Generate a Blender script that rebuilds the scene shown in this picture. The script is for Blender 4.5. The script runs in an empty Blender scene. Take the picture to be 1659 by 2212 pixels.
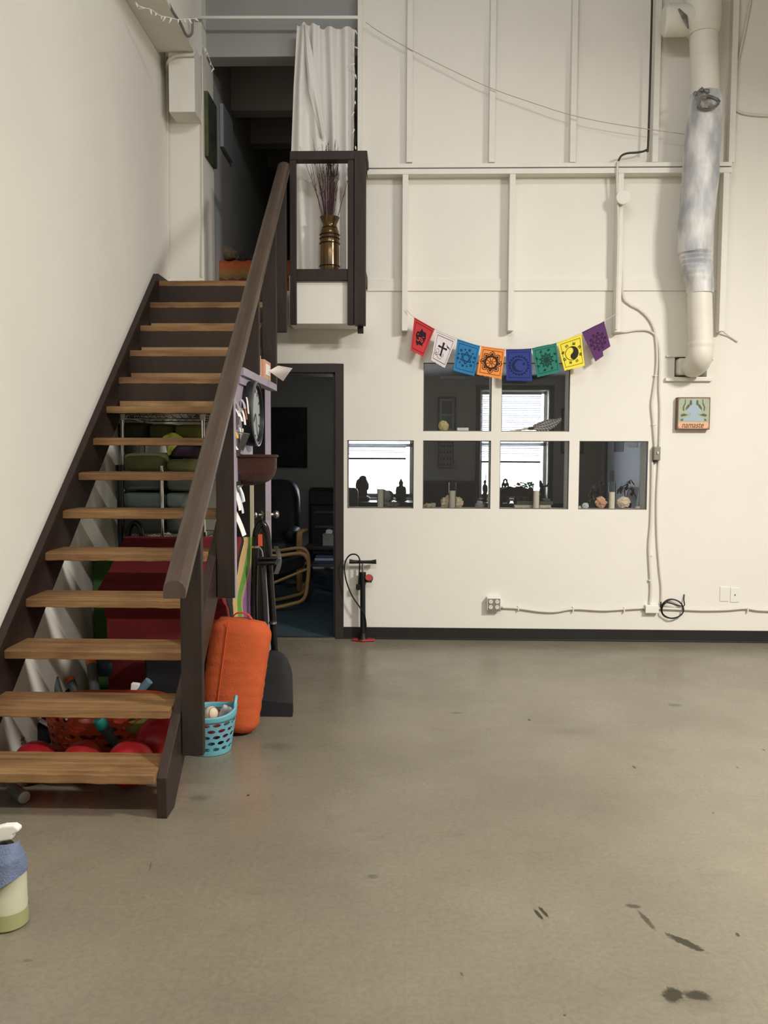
import bpy, bmesh, math, random
from mathutils import Vector, Matrix, noise
rnd = random.Random(7)
sc = bpy.context.scene
C = sc.collection
V = Vector

# ---------------------------------------------------------------- camera
FPX, PITCH, YAW, ROLL, HC = 1820.0, 0.0695, -0.0272, 0.0039, 1.428
D = 6.414                                   # back wall plane
fw = V((math.sin(YAW)*math.cos(PITCH), math.cos(YAW)*math.cos(PITCH), -math.sin(PITCH)))
rt0 = V((math.cos(YAW), -math.sin(YAW), 0)); up0 = rt0.cross(fw)
rt = rt0*math.cos(ROLL)+up0*math.sin(ROLL); up = up0*math.cos(ROLL)-rt0*math.sin(ROLL)
EYE = V((0, 0, HC))
cd = bpy.data.cameras.new('camera'); cam = bpy.data.objects.new('camera', cd); C.objects.link(cam)
cd.sensor_fit = 'VERTICAL'; cd.sensor_height = 24.0; cd.lens = FPX/2212*24.0
cd.clip_start = .05; cd.clip_end = 200
m = Matrix((rt, up, -fw)).transposed().to_4x4(); m.translation = EYE
cam.matrix_world = m; sc.camera = cam
def ray(px, py): return fw + rt*((px-829.5)/FPX) - up*((py-1106)/FPX)
def atY(px, py, y): d = ray(px, py); return EYE + d*(y/d.y)
def atX(px, py, x): d = ray(px, py); return EYE + d*(x/d.x)
def atZ(px, py, z): d = ray(px, py); return EYE + d*((z-HC)/d.z)

# ---------------------------------------------------------------- world, light, exposure
vs = sc.view_settings
sc.display_settings.display_device = 'sRGB'
vs.view_transform = 'Standard'; vs.look = 'None'; vs.exposure = -0.16; vs.gamma = 1.0
vs.use_curve_mapping = False
w = bpy.data.worlds.new('overcast_sky'); sc.world = w; w.use_nodes = True
bg = w.node_tree.nodes['Background']; bg.inputs[0].default_value = (.86, .92, 1.0, 1); bg.inputs[1].default_value = 9.0
def area(name, loc, size, power, col, target=None, spread=180):
    l = bpy.data.lights.new(name, 'AREA'); l.shape = 'RECTANGLE'; l.size, l.size_y = size
    l.energy = power; l.color = col; l.spread = math.radians(spread)
    o = bpy.data.objects.new(name, l); C.objects.link(o); o.location = loc
    if target: o.rotation_euler = (V(target)-V(loc)).to_track_quat('-Z', 'Y').to_euler()
    return o
WARM = (1.0, .966, .908)
area('ceiling_lamp_row', (.9, -.2, 4.8), (4.4, .25), 250, WARM)
area('ceiling_lamp', (3.6, 2.1, 3.95), (.7, .5), 215, WARM, (1.9, 3.7, 0), 135)
area('added_cool_fill', (.3, 3.4, 4.92), (1.6, .2), 34, (.93, .95, 1.0), (-.5, 6.4, 4.75))  # added cool fill for the upper wall and beams, no fixture hangs there
sc.cycles.max_bounces = 8; sc.cycles.diffuse_bounces = 4; sc.cycles.transparent_max_bounces = 16
sc.cycles.sample_clamp_indirect = 4.0
sc.cycles.use_denoising = True

# ---------------------------------------------------------------- materials
def lin(c):
    f = lambda x: x/12.92 if x <= .04045 else ((x+.055)/1.055)**2.4
    return tuple(f(x/255) for x in c)
MATS = {}
def mat(name, rgb, rough=.6, metal=0, var=0.0, scale=6.0, stretch=(1, 1, 1), bump=0.0, bscale=60, spec=.5, trans=0, ior=1.45, alpha=1, linear=False):
    if name in MATS: return MATS[name]
    m = bpy.data.materials.new(name); m.use_nodes = True; nt = m.node_tree; N = nt.nodes; L = nt.links
    b = N['Principled BSDF']; c = rgb if linear else lin(rgb)
    b.inputs['Base Color'].default_value = (*c, 1); b.inputs['Roughness'].default_value = rough
    b.inputs['Metallic'].default_value = metal; b.inputs['Specular IOR Level'].default_value = spec
    b.inputs['Transmission Weight'].default_value = trans; b.inputs['IOR'].default_value = ior; b.inputs['Alpha'].default_value = alpha
    if var or bump:
        tc = N.new('ShaderNodeTexCoord'); mp = N.new('ShaderNodeMapping'); mp.inputs['Scale'].default_value = stretch
        L.new(tc.outputs['Object'], mp.inputs['Vector'])
    if var:
        n = N.new('ShaderNodeTexNoise'); n.inputs['Scale'].default_value = scale; n.inputs['Detail'].default_value = 6; n.inputs['Roughness'].default_value = .6
        L.new(mp.outputs[0], n.inputs['Vector'])
        r = N.new('ShaderNodeValToRGB'); r.color_ramp.elements[0].position = .3; r.color_ramp.elements[1].position = .7
        r.color_ramp.elements[0].color = (*[x*(1-var) for x in c], 1); r.color_ramp.elements[1].color = (*[min(1, x*(1+var)) for x in c], 1)
        L.new(n.outputs['Fac'], r.inputs[0]); L.new(r.outputs[0], b.inputs['Base Color'])
    if bump:
        n2 = N.new('ShaderNodeTexNoise'); n2.inputs['Scale'].default_value = bscale; n2.inputs['Detail'].default_value = 3
        L.new(mp.outputs[0], n2.inputs['Vector'])
        bp = N.new('ShaderNodeBump'); bp.inputs['Strength'].default_value = bump; bp.inputs['Distance'].default_value = .01
        L.new(n2.outputs['Fac'], bp.inputs['Height']); L.new(bp.outputs[0], b.inputs['Normal'])
    MATS[name] = m; return m

WALL = mat('white_wall_paint', (228, 224, 214), .75, var=.025, scale=1.3, bump=.06, bscale=90, spec=.2)
WALL2 = mat('white_trim_paint', (226, 222, 212), .6, var=.03, scale=9, spec=.3)
CEIL = mat('ceiling_paint', (176, 176, 178), .8, var=.04, scale=3)
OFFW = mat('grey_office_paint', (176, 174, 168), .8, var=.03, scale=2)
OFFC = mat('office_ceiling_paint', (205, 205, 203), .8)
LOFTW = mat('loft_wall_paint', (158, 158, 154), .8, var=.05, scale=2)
DARK = mat('dark_brown_painted_wood', (50, 38, 32), .5, var=.18, scale=5, stretch=(4, 1, 4), bump=.1, bscale=30, spec=.35)
DARKV = mat('dark_brown_stained_lumber', (46, 37, 32), .55, var=.25, scale=6, stretch=(5, 5, .7), bump=.1, bscale=40, spec=.3)
RAILM = mat('worn_brown_handrail_paint', (72, 58, 49), .36, var=.22, scale=5, stretch=(6, .8, .8), spec=.5)
TRIM = mat('black_brown_trim_paint', (48, 41, 38), .5, var=.1, scale=8)
BASEB = mat('black_baseboard_vinyl', (34, 31, 30), .45, var=.1, scale=8)
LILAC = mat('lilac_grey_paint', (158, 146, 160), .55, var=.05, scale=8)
LILACD = mat('dark_door_face', (58, 52, 54), .6, var=.06, scale=8)  # leaf faces, much darker than the lilac edge
BLACKM = mat('black_gloss_metal', (16, 16, 17), .22, spec=.6)
BLACKP = mat('black_plastic', (20, 20, 21), .45)
BLACKF = mat('black_foam', (30, 30, 31), .85, var=.15, scale=20)
BLACKC = mat('black_fabric', (24, 24, 26), .95)
CHROME = mat('chrome', (205, 205, 205), .16, 1)
STEEL = mat('brushed_steel', (185, 182, 176), .28, 1)
RED = mat('red_rubber', (170, 32, 42), .36)
ORANGEF = mat('orange_cotton', (180, 80, 38), .9, var=.08, scale=14, bump=.25, bscale=120)
WHITEP = mat('white_plastic', (232, 230, 222), .4)
PAPER = mat('white_paper', (238, 236, 230), .8)
INK = mat('black_ink', (22, 20, 20), .8)
WOODL = mat('pale_bentwood', (186, 148, 96), .45, var=.1, scale=8, stretch=(1, 1, 6))

def wood(name, a, b_, axis=0):
    if name in MATS: return MATS[name]
    m = bpy.data.materials.new(name); m.use_nodes = True; nt = m.node_tree; N = nt.nodes; L = nt.links; b = N['Principled BSDF']
    tc = N.new('ShaderNodeTexCoord'); mp = N.new('ShaderNodeMapping')
    s = [14, 14, 14]; s[axis] = .9; mp.inputs['Scale'].default_value = s
    oi = N.new('ShaderNodeObjectInfo'); add = N.new('ShaderNodeVectorMath'); add.operation = 'ADD'
    sca = N.new('ShaderNodeVectorMath'); sca.operation = 'SCALE'; sca.inputs['Scale'].default_value = 9
    L.new(oi.outputs['Location'], sca.inputs[0]); 
    L.new(tc.outputs['Object'], mp.inputs[0]); L.new(mp.outputs[0], add.inputs[0]); L.new(sca.outputs[0], add.inputs[1])
    n = N.new('ShaderNodeTexNoise'); n.inputs['Scale'].default_value = 2.2; n.inputs['Detail'].default_value = 8; n.inputs['Roughness'].default_value = .7; n.inputs['Distortion'].default_value = .6
    L.new(add.outputs[0], n.inputs['Vector'])
    r = N.new('ShaderNodeValToRGB'); e = r.color_ramp.elements; e[0].position = .36; e[0].color = (*lin(a), 1); e[1].position = .64; e[1].color = (*lin(b_), 1)
    L.new(n.outputs['Fac'], r.inputs[0])
    n2 = N.new('ShaderNodeTexNoise'); n2.inputs['Scale'].default_value = 5; n2.inputs['Detail'].default_value = 4
    L.new(tc.outputs['Object'], n2.inputs['Vector'])
    mx = N.new('ShaderNodeMix'); mx.data_type = 'RGBA'; mx.blend_type = 'MULTIPLY'; mx.inputs[0].default_value = .55
    r2 = N.new('ShaderNodeValToRGB'); r2.color_ramp.elements[0].position = .3; r2.color_ramp.elements[0].color = (.55, .39, .5, 1); r2.color_ramp.elements[1].position = .65
    L.new(n2.outputs['Fac'], r2.inputs[0]); L.new(r.outputs[0], mx.inputs[6]); L.new(r2.outputs[0], mx.inputs[7]); L.new(mx.outputs[2], b.inputs['Base Color'])
    b.inputs['Roughness'].default_value = .55; b.inputs['Specular IOR Level'].default_value = .3
    bp = N.new('ShaderNodeBump'); bp.inputs['Strength'].default_value = .15; bp.inputs['Distance'].default_value = .004
    L.new(n.outputs['Fac'], bp.inputs['Height']); L.new(bp.outputs[0], b.inputs['Normal'])
    MATS[name] = m; return m
TREAD = wood('worn_pine_tread', (112, 84, 52), (152, 118, 78), 0)
PLY = wood('plywood_strip', (140, 112, 78), (168, 138, 98), 0)

def glass_mat(name, tint=(1, 1, 1), ior=1.45, rough=0.0):
    if name in MATS: return MATS[name]
    m = bpy.data.materials.new(name); m.use_nodes = True; nt = m.node_tree; N = nt.nodes; L = nt.links
    N.remove(N['Principled BSDF']); out = N['Material Output']
    t = N.new('ShaderNodeBsdfTransparent'); t.inputs[0].default_value = (*tint, 1)
    g = N.new('ShaderNodeBsdfGlossy'); g.inputs['Roughness'].default_value = rough
    fr = N.new('ShaderNodeFresnel'); fr.inputs['IOR'].default_value = ior
    mx = N.new('ShaderNodeMixShader'); L.new(fr.outputs[0], mx.inputs[0]); L.new(t.outputs[0], mx.inputs[1]); L.new(g.outputs[0], mx.inputs[2]); L.new(mx.outputs[0], out.inputs[0])
    MATS[name] = m; return m
GLASS = glass_mat('window_glass', (.98, .985, .985))
JARGLASS = glass_mat('jar_glass', (.97, .98, .985), 1.14)

def floor_mat():
    m = bpy.data.materials.new('worn_vinyl_floor'); m.use_nodes = True; nt = m.node_tree; N = nt.nodes; L = nt.links; b = N['Principled BSDF']
    geo = N.new('ShaderNodeNewGeometry')
    def noise_n(scale, det=5, rough=.6, stretch=None):
        n = N.new('ShaderNodeTexNoise'); n.inputs['Scale'].default_value = scale; n.inputs['Detail'].default_value = det; n.inputs['Roughness'].default_value = rough
        if stretch:
            mp = N.new('ShaderNodeMapping'); mp.inputs['Scale'].default_value = stretch; L.new(geo.outputs['Position'], mp.inputs[0]); L.new(mp.outputs[0], n.inputs['Vector'])
        else: L.new(geo.outputs['Position'], n.inputs['Vector'])
        return n
    def ramp(src, p0, c0, p1, c1):
        r = N.new('ShaderNodeValToRGB'); e = r.color_ramp.elements; e[0].position = p0; e[0].color = (*c0, 1); e[1].position = p1; e[1].color = (*c1, 1); L.new(src, r.inputs[0]); return r
    def mix(fac, a, bb, mode='MIX', f=1.0):
        x = N.new('ShaderNodeMix'); x.data_type = 'RGBA'; x.blend_type = mode; x.inputs[0].default_value = f
        if fac is not None: L.new(fac, x.inputs[0])
        L.new(a, x.inputs[6])
        if isinstance(bb, tuple): x.inputs[7].default_value = (*bb, 1)
        else: L.new(bb, x.inputs[7])
        return x.outputs[2]
    base = ramp(noise_n(1.1, 6).outputs['Fac'], .3, lin((113, 106, 91)), .72, lin((132, 124, 107)))
    spk = ramp(noise_n(55, 4, .7).outputs['Fac'], .38, (.82, .82, .82), .6, (1.03, 1.03, 1.03))
    col = mix(None, base.outputs[0], spk.outputs[0], 'MULTIPLY', .7)
    smd = ramp(noise_n(2.3, 8, .68, (1, 2.2, 1)).outputs['Fac'], .60, (1, 1, 1), .78, (.72, .71, .68))
    col = mix(None, col, smd.outputs[0], 'MULTIPLY', .8)
    # tile seams
    br = N.new('ShaderNodeTexBrick'); br.offset = 0; br.inputs['Scale'].default_value = 1; br.inputs['Brick Width'].default_value = .305; br.inputs['Row Height'].default_value = .305
    br.inputs['Mortar Size'].default_value = .0011; br.inputs['Mortar Smooth'].default_value = .6
    br.inputs['Color1'].default_value = (1, 1, 1, 1); br.inputs['Color2'].default_value = (.975, .975, .975, 1); br.inputs['Mortar'].default_value = (.8, .79, .77, 1)
    L.new(geo.outputs['Position'], br.inputs['Vector'])
    col = mix(None, col, br.outputs['Color'], 'MULTIPLY', .55)
    # scuff marks with their own place and shape
    nz = noise_n(38, 5, .75)
    def blot(cx, cy, rx, ry, ang, strength, soft=.5):
        nonlocal col
        mp = N.new('ShaderNodeMapping'); mp.vector_type = 'TEXTURE'; mp.inputs['Location'].default_value = (cx, cy, 0); mp.inputs['Rotation'].default_value = (0, 0, ang); mp.inputs['Scale'].default_value = (rx, ry, 1000)
        L.new(geo.outputs['Position'], mp.inputs[0])
        ln = N.new('ShaderNodeVectorMath'); ln.operation = 'LENGTH'; L.new(mp.outputs[0], ln.inputs[0])
        ad = N.new('ShaderNodeMath'); ad.operation = 'MULTIPLY_ADD'; L.new(nz.outputs['Fac'], ad.inputs[0]); ad.inputs[1].default_value = 1.6; ad.inputs[2].default_value = -.8
        sm = N.new('ShaderNodeMath'); sm.operation = 'ADD'; L.new(ln.outputs['Value'], sm.inputs[0]); L.new(ad.outputs[0], sm.inputs[1])
        mr = N.new('ShaderNodeMapRange'); mr.inputs['From Min'].default_value = 1-soft; mr.inputs['From Max'].default_value = 1.0; mr.inputs['To Min'].default_value = strength; mr.inputs['To Max'].default_value = 0
        L.new(sm.outputs[0], mr.inputs['Value']); col = mix(mr.outputs[0], col, lin((52, 48, 36)))
    def bl(px, py, wpx, hpx, ang, s, soft=.4):
        p = atZ(px, py, 0); q = atZ(px+wpx/2, py, 0); r_ = atZ(px, py-hpx/2, 0)
        blot(p.x, p.y, max((q-p).length, .004), max((r_-p).length, .006), ang, s, soft)
    bl(1480, 2036, 24, 56, .75, 1, .25); bl(1452, 2149, 50, 34, -.3, 1, .3); bl(1506, 2150, 62, 24, -.1, 1, .4); bl(1500, 2160, 180, 60, 0, .3, .95)
    bl(1397, 1988, 16, 44, .2, .8); bl(1367, 1957, 38, 10, -.2, .75); bl(1163, 1975, 11, 26, .3, 1, .3); bl(1174, 1970, 11, 28, .3, 1, .3)
    bl(1593, 2019, 9, 9, 0, .9, .2); bl(1457, 1523, 30, 7, 0, .55, .2); bl(1143, 1555, 7, 5, 0, .9, .2); bl(536, 1718, 7, 5, 0, .9, .2)
    bl(1230, 1580, 130, 20, 0, .25, .9); bl(985, 1540, 40, 4, 0, .6); bl(805, 1893, 30, 12, 0, .5, .6); bl(430, 1724, 60, 18, 0, .45, .8)
    bl(600, 1612, 90, 22, 0, .35, .9); bl(1370, 1657, 9, 7, 0, .8); bl(1593, 1658, 5, 5, 0, .9); bl(1540, 1756, 6, 4, 0, .9); bl(1650, 1620, 5, 5, 0, .9)
    bl(60, 2075, 26, 6, 0, .4); bl(325, 1870, 5, 20, .2, .4); bl(998, 2105, 5, 14, .3, .6); bl(1220, 2193, 8, 5, 0, .8)
    L.new(col, b.inputs['Base Color'])
    rr = ramp(noise_n(3.2, 6).outputs['Fac'], .3, (.22,)*3, .7, (.38,)*3); L.new(rr.outputs[0], b.inputs['Roughness'])
    b.inputs['Specular IOR Level'].default_value = .45
    bp = N.new('ShaderNodeBump'); bp.inputs['Strength'].default_value = .05; bp.inputs['Distance'].default_value = .01
    L.new(noise_n(9, 4).outputs['Fac'], bp.inputs['Height']); L.new(bp.outputs[0], b.inputs['Normal'])
    return m

# ---------------------------------------------------------------- mesh helpers
class MB:
    def __init__(s): s.v = []; s.f = []
    def add(s, vs_, fs):
        o = len(s.v); s.v += [V(x) for x in vs_]; s.f += [tuple(i+o for i in f) for f in fs]; return s
    def hexa(s, p): return s.add(p, [(0, 3, 2, 1), (4, 5, 6, 7), (0, 1, 5, 4), (1, 2, 6, 5), (2, 3, 7, 6), (3, 0, 4, 7)])
    def box(s, lo, hi):
        a, b = [min(x, y) for x, y in zip(lo, hi)], [max(x, y) for x, y in zip(lo, hi)]
        return s.hexa([(a[0], a[1], a[2]), (b[0], a[1], a[2]), (b[0], b[1], a[2]), (a[0], b[1], a[2]), (a[0], a[1], b[2]), (b[0], a[1], b[2]), (b[0], b[1], b[2]), (a[0], b[1], b[2])])
    def obox(s, c, h, M=None):
        M = M or Matrix.Identity(3); c = V(c)
        return s.hexa([c+M@V((x*h[0], y*h[1], z*h[2])) for z in (-1, 1) for x, y in ((-1, -1), (1, -1), (1, 1), (-1, 1))])
    def prism(s, poly, vec):
        n = len(poly); P = [V(p) for p in poly]; vec = V(vec)
        return s.add(P+[p+vec for p in P], [tuple(range(n))[::-1], tuple(range(n, 2*n))]+[(i, (i+1) % n, n+(i+1) % n, n+i) for i in range(n)])
    def tube(s, pts, r, n=8, cap=True, closed=False, flat=None):
        pts = [V(p) for p in pts]; k = len(pts); R = r if isinstance(r, (list, tuple)) else [r]*k
        vs_ = []; prev = None
        for i, p in enumerate(pts):
            if closed: t = pts[(i+1) % k]-pts[i-1]
            else: t = pts[min(i+1, k-1)]-pts[max(i-1, 0)]
            t.normalize()
            if prev is None:
                a = V((0, 0, 1)) if abs(t.z) < .9 else V((1, 0, 0)); u = t.cross(a).normalized()
            else:
                u = prev-t*prev.dot(t); u.normalize()
            prev = u; w_ = t.cross(u)
            for j in range(n):
                an = 2*math.pi*j/n; vs_.append(p+(u*math.cos(an)*(flat[0] if flat else 1)+w_*math.sin(an)*(flat[1] if flat else 1))*R[i])
        fs = []
        for i in range(k if closed else k-1):
            for j in range(n):
                a = i*n+j; b = i*n+(j+1) % n; c = ((i+1) % k)*n+(j+1) % n; d = ((i+1) % k)*n+j; fs.append((a, b, c, d))
        if cap and not closed: fs += [tuple(range(n))[::-1], tuple(range((k-1)*n, k*n))]
        return s.add(vs_, fs)
    def lathe(s, prof, c, n=24, M=None, cap=True):
        c = V(c); M = M or Matrix.Identity(3); vs_ = []
        for r, z in prof:
            for j in range(n): an = 2*math.pi*j/n; vs_.append(c+M@V((r*math.cos(an), r*math.sin(an), z)))
        fs = [(i*n+j, i*n+(j+1) % n, (i+1)*n+(j+1) % n, (i+1)*n+j) for i in range(len(prof)-1) for j in range(n)]
        if cap: fs += [tuple(range(n))[::-1], tuple(range((len(prof)-1)*n, len(prof)*n))]
        return s.add(vs_, fs)
    def blob(s, c, rad, amp=0, fr=3, seed=0, nu=20, nv=12, M=None, pw=1):
        c = V(c); M = M or Matrix.Identity(3); vs_ = [] ; rad = V(rad)
        sg = lambda x: math.copysign(abs(x)**pw, x)
        for i in range(nv+1):
            th = math.pi*i/nv
            for j in range(nu):
                ph = 2*math.pi*j/nu
                d = V((sg(math.sin(th))*sg(math.cos(ph)), sg(math.sin(th))*sg(math.sin(ph)), sg(math.cos(th))))
                k = 1+amp*(noise.noise(d*fr+V((seed*7.1, seed*3.3, seed)))+.55*noise.noise(d*fr*2.4+V((seed*1.7, seed, seed*5.1))))
                vs_.append(c+M@V((d.x*rad.x*k, d.y*rad.y*k, d.z*rad.z*k)))
        fs = [(i*nu+j, i*nu+(j+1) % nu, (i+1)*nu+(j+1) % nu, (i+1)*nu+j) for i in range(nv) for j in range(nu)]
        return s.add(vs_, fs)
    def grid(s, fn, nu, nv, thick=None):
        P = [[V(fn(i/nu, j/nv)) for i in range(nu+1)] for j in range(nv+1)]
        vs_ = [p for row in P for p in row]; W = nu+1
        fs = [(j*W+i, j*W+i+1, (j+1)*W+i+1, (j+1)*W+i) for j in range(nv) for i in range(nu)]
        if thick is not None:
            n = len(vs_); off = V(thick); vs_ = vs_+[p+off for p in vs_]
            fs = fs+[tuple(i+n for i in f[::-1]) for f in fs]
            rim = [i for i in range(W)]+[j*W+nu for j in range(1, nv+1)]+[nv*W+i for i in range(nu-1, -1, -1)]+[j*W for j in range(nv-1, 0, -1)]
            for a, b in zip(rim, rim[1:]+rim[:1]): fs.append((b, a, a+n, b+n))
        return s.add(vs_, fs)
    def build(s, name, material, parent=None, smooth=False, bevel=0, sub=0, solid=0, angle=40):
        me = bpy.data.meshes.new(name); base = parent
        off = V((0, 0, 0))
        while base is not None: off += base.location; base = base.parent
        if parent is None and s.v:
            lo = V([min(v[i] for v in s.v) for i in range(3)]); hi = V([max(v[i] for v in s.v) for i in range(3)])
            org = V(((lo.x+hi.x)/2, (lo.y+hi.y)/2, lo.z))
        else: org = V((0, 0, 0))
        me.from_pydata([tuple(v-off-org) for v in s.v], [], s.f)
        bm = bmesh.new(); bm.from_mesh(me); bmesh.ops.remove_doubles(bm, verts=bm.verts, dist=1e-6); bmesh.ops.recalc_face_normals(bm, faces=bm.faces)
        if smooth:
            for f in bm.faces: f.smooth = True
            for e in bm.edges:
                if len(e.link_faces) == 2 and e.calc_face_angle(0) > math.radians(angle): e.smooth = False
        bm.to_mesh(me); bm.free(); me.materials.append(material)
        o = bpy.data.objects.new(name, me); C.objects.link(o)
        if parent is not None: o.parent = parent
        else: o.location = org
        if solid: md = o.modifiers.new('solid', 'SOLIDIFY'); md.thickness = solid; md.offset = 0
        if bevel: md = o.modifiers.new('bevel', 'BEVEL'); md.width = bevel; md.segments = 2; md.limit_method = 'ANGLE'; md.angle_limit = math.radians(50)
        if sub: md = o.modifiers.new('sub', 'SUBSURF'); md.levels = sub; md.render_levels = sub
        return o
def tag(o, label, cat, group=None, kind=None):
    o['label'] = label; o['category'] = cat
    if group: o['group'] = group
    if kind: o['kind'] = kind
    return o
def thing(name, loc, label, cat, group=None):
    o = bpy.data.objects.new(name, None); C.objects.link(o); o.location = loc; o.empty_display_size = .1
    return tag(o, label, cat, group)
def struct(o, label=None):
    o['kind'] = 'structure'
    if label: o['label'] = label
    return o
def sempty(name, loc, label=None):
    o = bpy.data.objects.new(name, None); C.objects.link(o); o.location = loc; return struct(o, label)
def Rz(a): return Matrix.Rotation(a, 3, 'Z')
def Rx(a): return Matrix.Rotation(a, 3, 'X')
def Ry(a): return Matrix.Rotation(a, 3, 'Y')
def smooth_path(pts, n=6, closed=False):
    P = [V(p) for p in pts]; k = len(P); out = []
    g = (lambda i: P[i % k]) if closed else (lambda i: P[max(0, min(k-1, i))])
    for i in range(k if closed else k-1):
        a, b, c, d = g(i-1), g(i), g(i+1), g(i+2)
        for j in range(n):
            t = j/n; out.append(.5*((2*b)+(c-a)*t+(2*a-5*b+4*c-d)*t*t+(3*b-a-3*c+d)*t**3))
    if not closed: out.append(P[-1])
    return out
def copy_tree(o, parent=None):
    c = o.copy(); C.objects.link(c)
    if parent is not None: c.parent = parent
    for ch in [x for x in bpy.data.objects if x.parent == o]: copy_tree(ch, c)
    return c

# ================================================================ THE SETTING
XL, XRW, YF, ZC = -1.80, 5.6, -4.2, 5.0
LZ = 2.643                                   # loft floor level
WT = .20                                     # back wall thickness
D2 = D+WT
YO = 10.3                                    # far wall of office and loft
def wall_holes(mb, x0, x1, z0, z1, holes, y0, y1):
    xs = sorted({x0, x1, *[h[0] for h in holes], *[h[1] for h in holes]}); zs = sorted({z0, z1, *[h[2] for h in holes], *[h[3] for h in holes]})
    xs = [x for x in xs if x0 <= x <= x1]; zs = [z for z in zs if z0 <= z <= z1]
    inh = lambda x, z: any(h[0] < x < h[1] and h[2] < z < h[3] for h in holes)
    solid = lambda i, k: 0 <= i < len(xs)-1 and 0 <= k < len(zs)-1 and not inh((xs[i]+xs[i+1])/2, (zs[k]+zs[k+1])/2)
    for i in range(len(xs)-1):
        for k in range(len(zs)-1):
            if not solid(i, k): continue
            a, b, c, d = xs[i], xs[i+1], zs[k], zs[k+1]
            mb.add([(a, y0, c), (b, y0, c), (b, y0, d), (a, y0, d)], [(0, 1, 2, 3)]); mb.add([(a, y1, c), (b, y1, c), (b, y1, d), (a, y1, d)], [(3, 2, 1, 0)])
            for di, dk, q in ((-1, 0, [(a, y0, c), (a, y1, c), (a, y1, d), (a, y0, d)]), (1, 0, [(b, y0, c), (b, y1, c), (b, y1, d), (b, y0, d)]), (0, -1, [(a, y0, c), (b, y0, c), (b, y1, c), (a, y1, c)]), (0, 1, [(a, y0, d), (b, y0, d), (b, y1, d), (a, y1, d)])):
                if not solid(i+di, k+dk): mb.add(q, [(0, 1, 2, 3)])
    return mb
px2x = lambda px, py=1000: atY(px, py, D).x
pz = lambda py, px=1000, Y=D: atY(px, py, Y).z

# floor and ceiling
fl = MB().box((XL-.1, YF, -.1), (XRW, D, 0)); floor = struct(fl.build('floor', floor_mat()), 'worn grey beige tiled vinyl floor with scuff marks')
ce = MB()
for i in range(52):
    y = YF+i*.29
    if y < 10.5: ce.box((XL-.1, y, ZC), (XRW+.1, y+.284, ZC+.05))
ce.box((XL-.1, YF, ZC+.03), (XRW+.1, 10.6, ZC+.12))
struct(ce.build('ceiling', CEIL), 'planked ceiling')
struct(MB().box((XL-.1, YF, 0), (XL, YO, ZC)).build('wall_left', WALL), 'white wall beside the stairs')
struct(MB().box((XRW, YF, 0), (XRW+.1, YO, ZC)).build('wall_right', WALL))
struct(MB().box((XL-.1, YF-.1, 0), (XRW+.1, YF, ZC)).build('wall_front', WALL))

# back wall with door, six panes, loft opening and duct hole
DXR = px2x(724, 1100); DXL = -1.31; DZ = pz(805, 700)
LOX0 = px2x(438, 300); LOX1 = px2x(773, 300)
rowz0, rowz1 = pz(1099.5, 1075), pz(952, 1075)
upz0, upz1 = pz(932, 1075), pz(783.5, 1075)
win = [(px2x(750, 1020), px2x(893.5, 1020), rowz0, rowz1), (px2x(913.5, 1020), px2x(1060, 1020), rowz0, rowz1), (px2x(1079.5, 1020), px2x(1229, 1020), rowz0, rowz1), (px2x(1250.5, 1020), px2x(1399, 1020), rowz0, rowz1),
       (px2x(914.5, 860), px2x(1062, 860), upz0, upz1), (px2x(1083.5, 860), px2x(1231, 860), upz0, upz1)]
duct_hole = (px2x(1457, 800), px2x(1527, 800), pz(814, 1490), pz(771, 1490))
holes = [(DXL, DXR, -.1, DZ), (LOX0, LOX1, LZ, ZC+1)]+win+[duct_hole]
struct(wall_holes(MB(), XL, XRW, 0, ZC, holes, D, D2).build('wall_back', WALL), 'white back wall with six square openings')
# deeper jamb of the loft opening, loft shell
struct(MB().box((XL, D2, LZ), (LOX0, D+.36, ZC)).build('wall_jamb', WALL))
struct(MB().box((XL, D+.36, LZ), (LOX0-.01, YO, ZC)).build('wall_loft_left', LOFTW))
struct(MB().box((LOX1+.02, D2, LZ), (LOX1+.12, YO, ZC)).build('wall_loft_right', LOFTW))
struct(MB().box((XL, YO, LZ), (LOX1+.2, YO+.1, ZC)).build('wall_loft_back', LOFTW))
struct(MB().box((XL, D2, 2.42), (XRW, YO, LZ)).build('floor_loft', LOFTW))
struct(MB().box((XL, 6.0+.227, 2.42), (-.93, D, LZ-.002)).build('floor_landing', DARK), 'dark landing at the top of the stairs')
# door in the far wall of the loft
ld = MB(); a = atY(527, 545, YO-.04); b = atY(640, 308, YO-.04)
ld.box((a.x, YO-.05, LZ), (b.x, YO-.002, b.z)); struct(ld.build('door_2', mat('dark_loft_door', (40, 40, 42), .6)), 'dark door at the far end of the loft')
# loft ceiling beams
n = 1
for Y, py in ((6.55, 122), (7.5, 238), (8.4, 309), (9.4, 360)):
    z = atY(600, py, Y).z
    struct(MB().box((LOX0-.01, Y, z), (LOX1+.02, Y+.16, ZC)).build('trim_%d' % n, LOFTW, bevel=.004), 'loft ceiling beam'); n += 1

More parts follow.
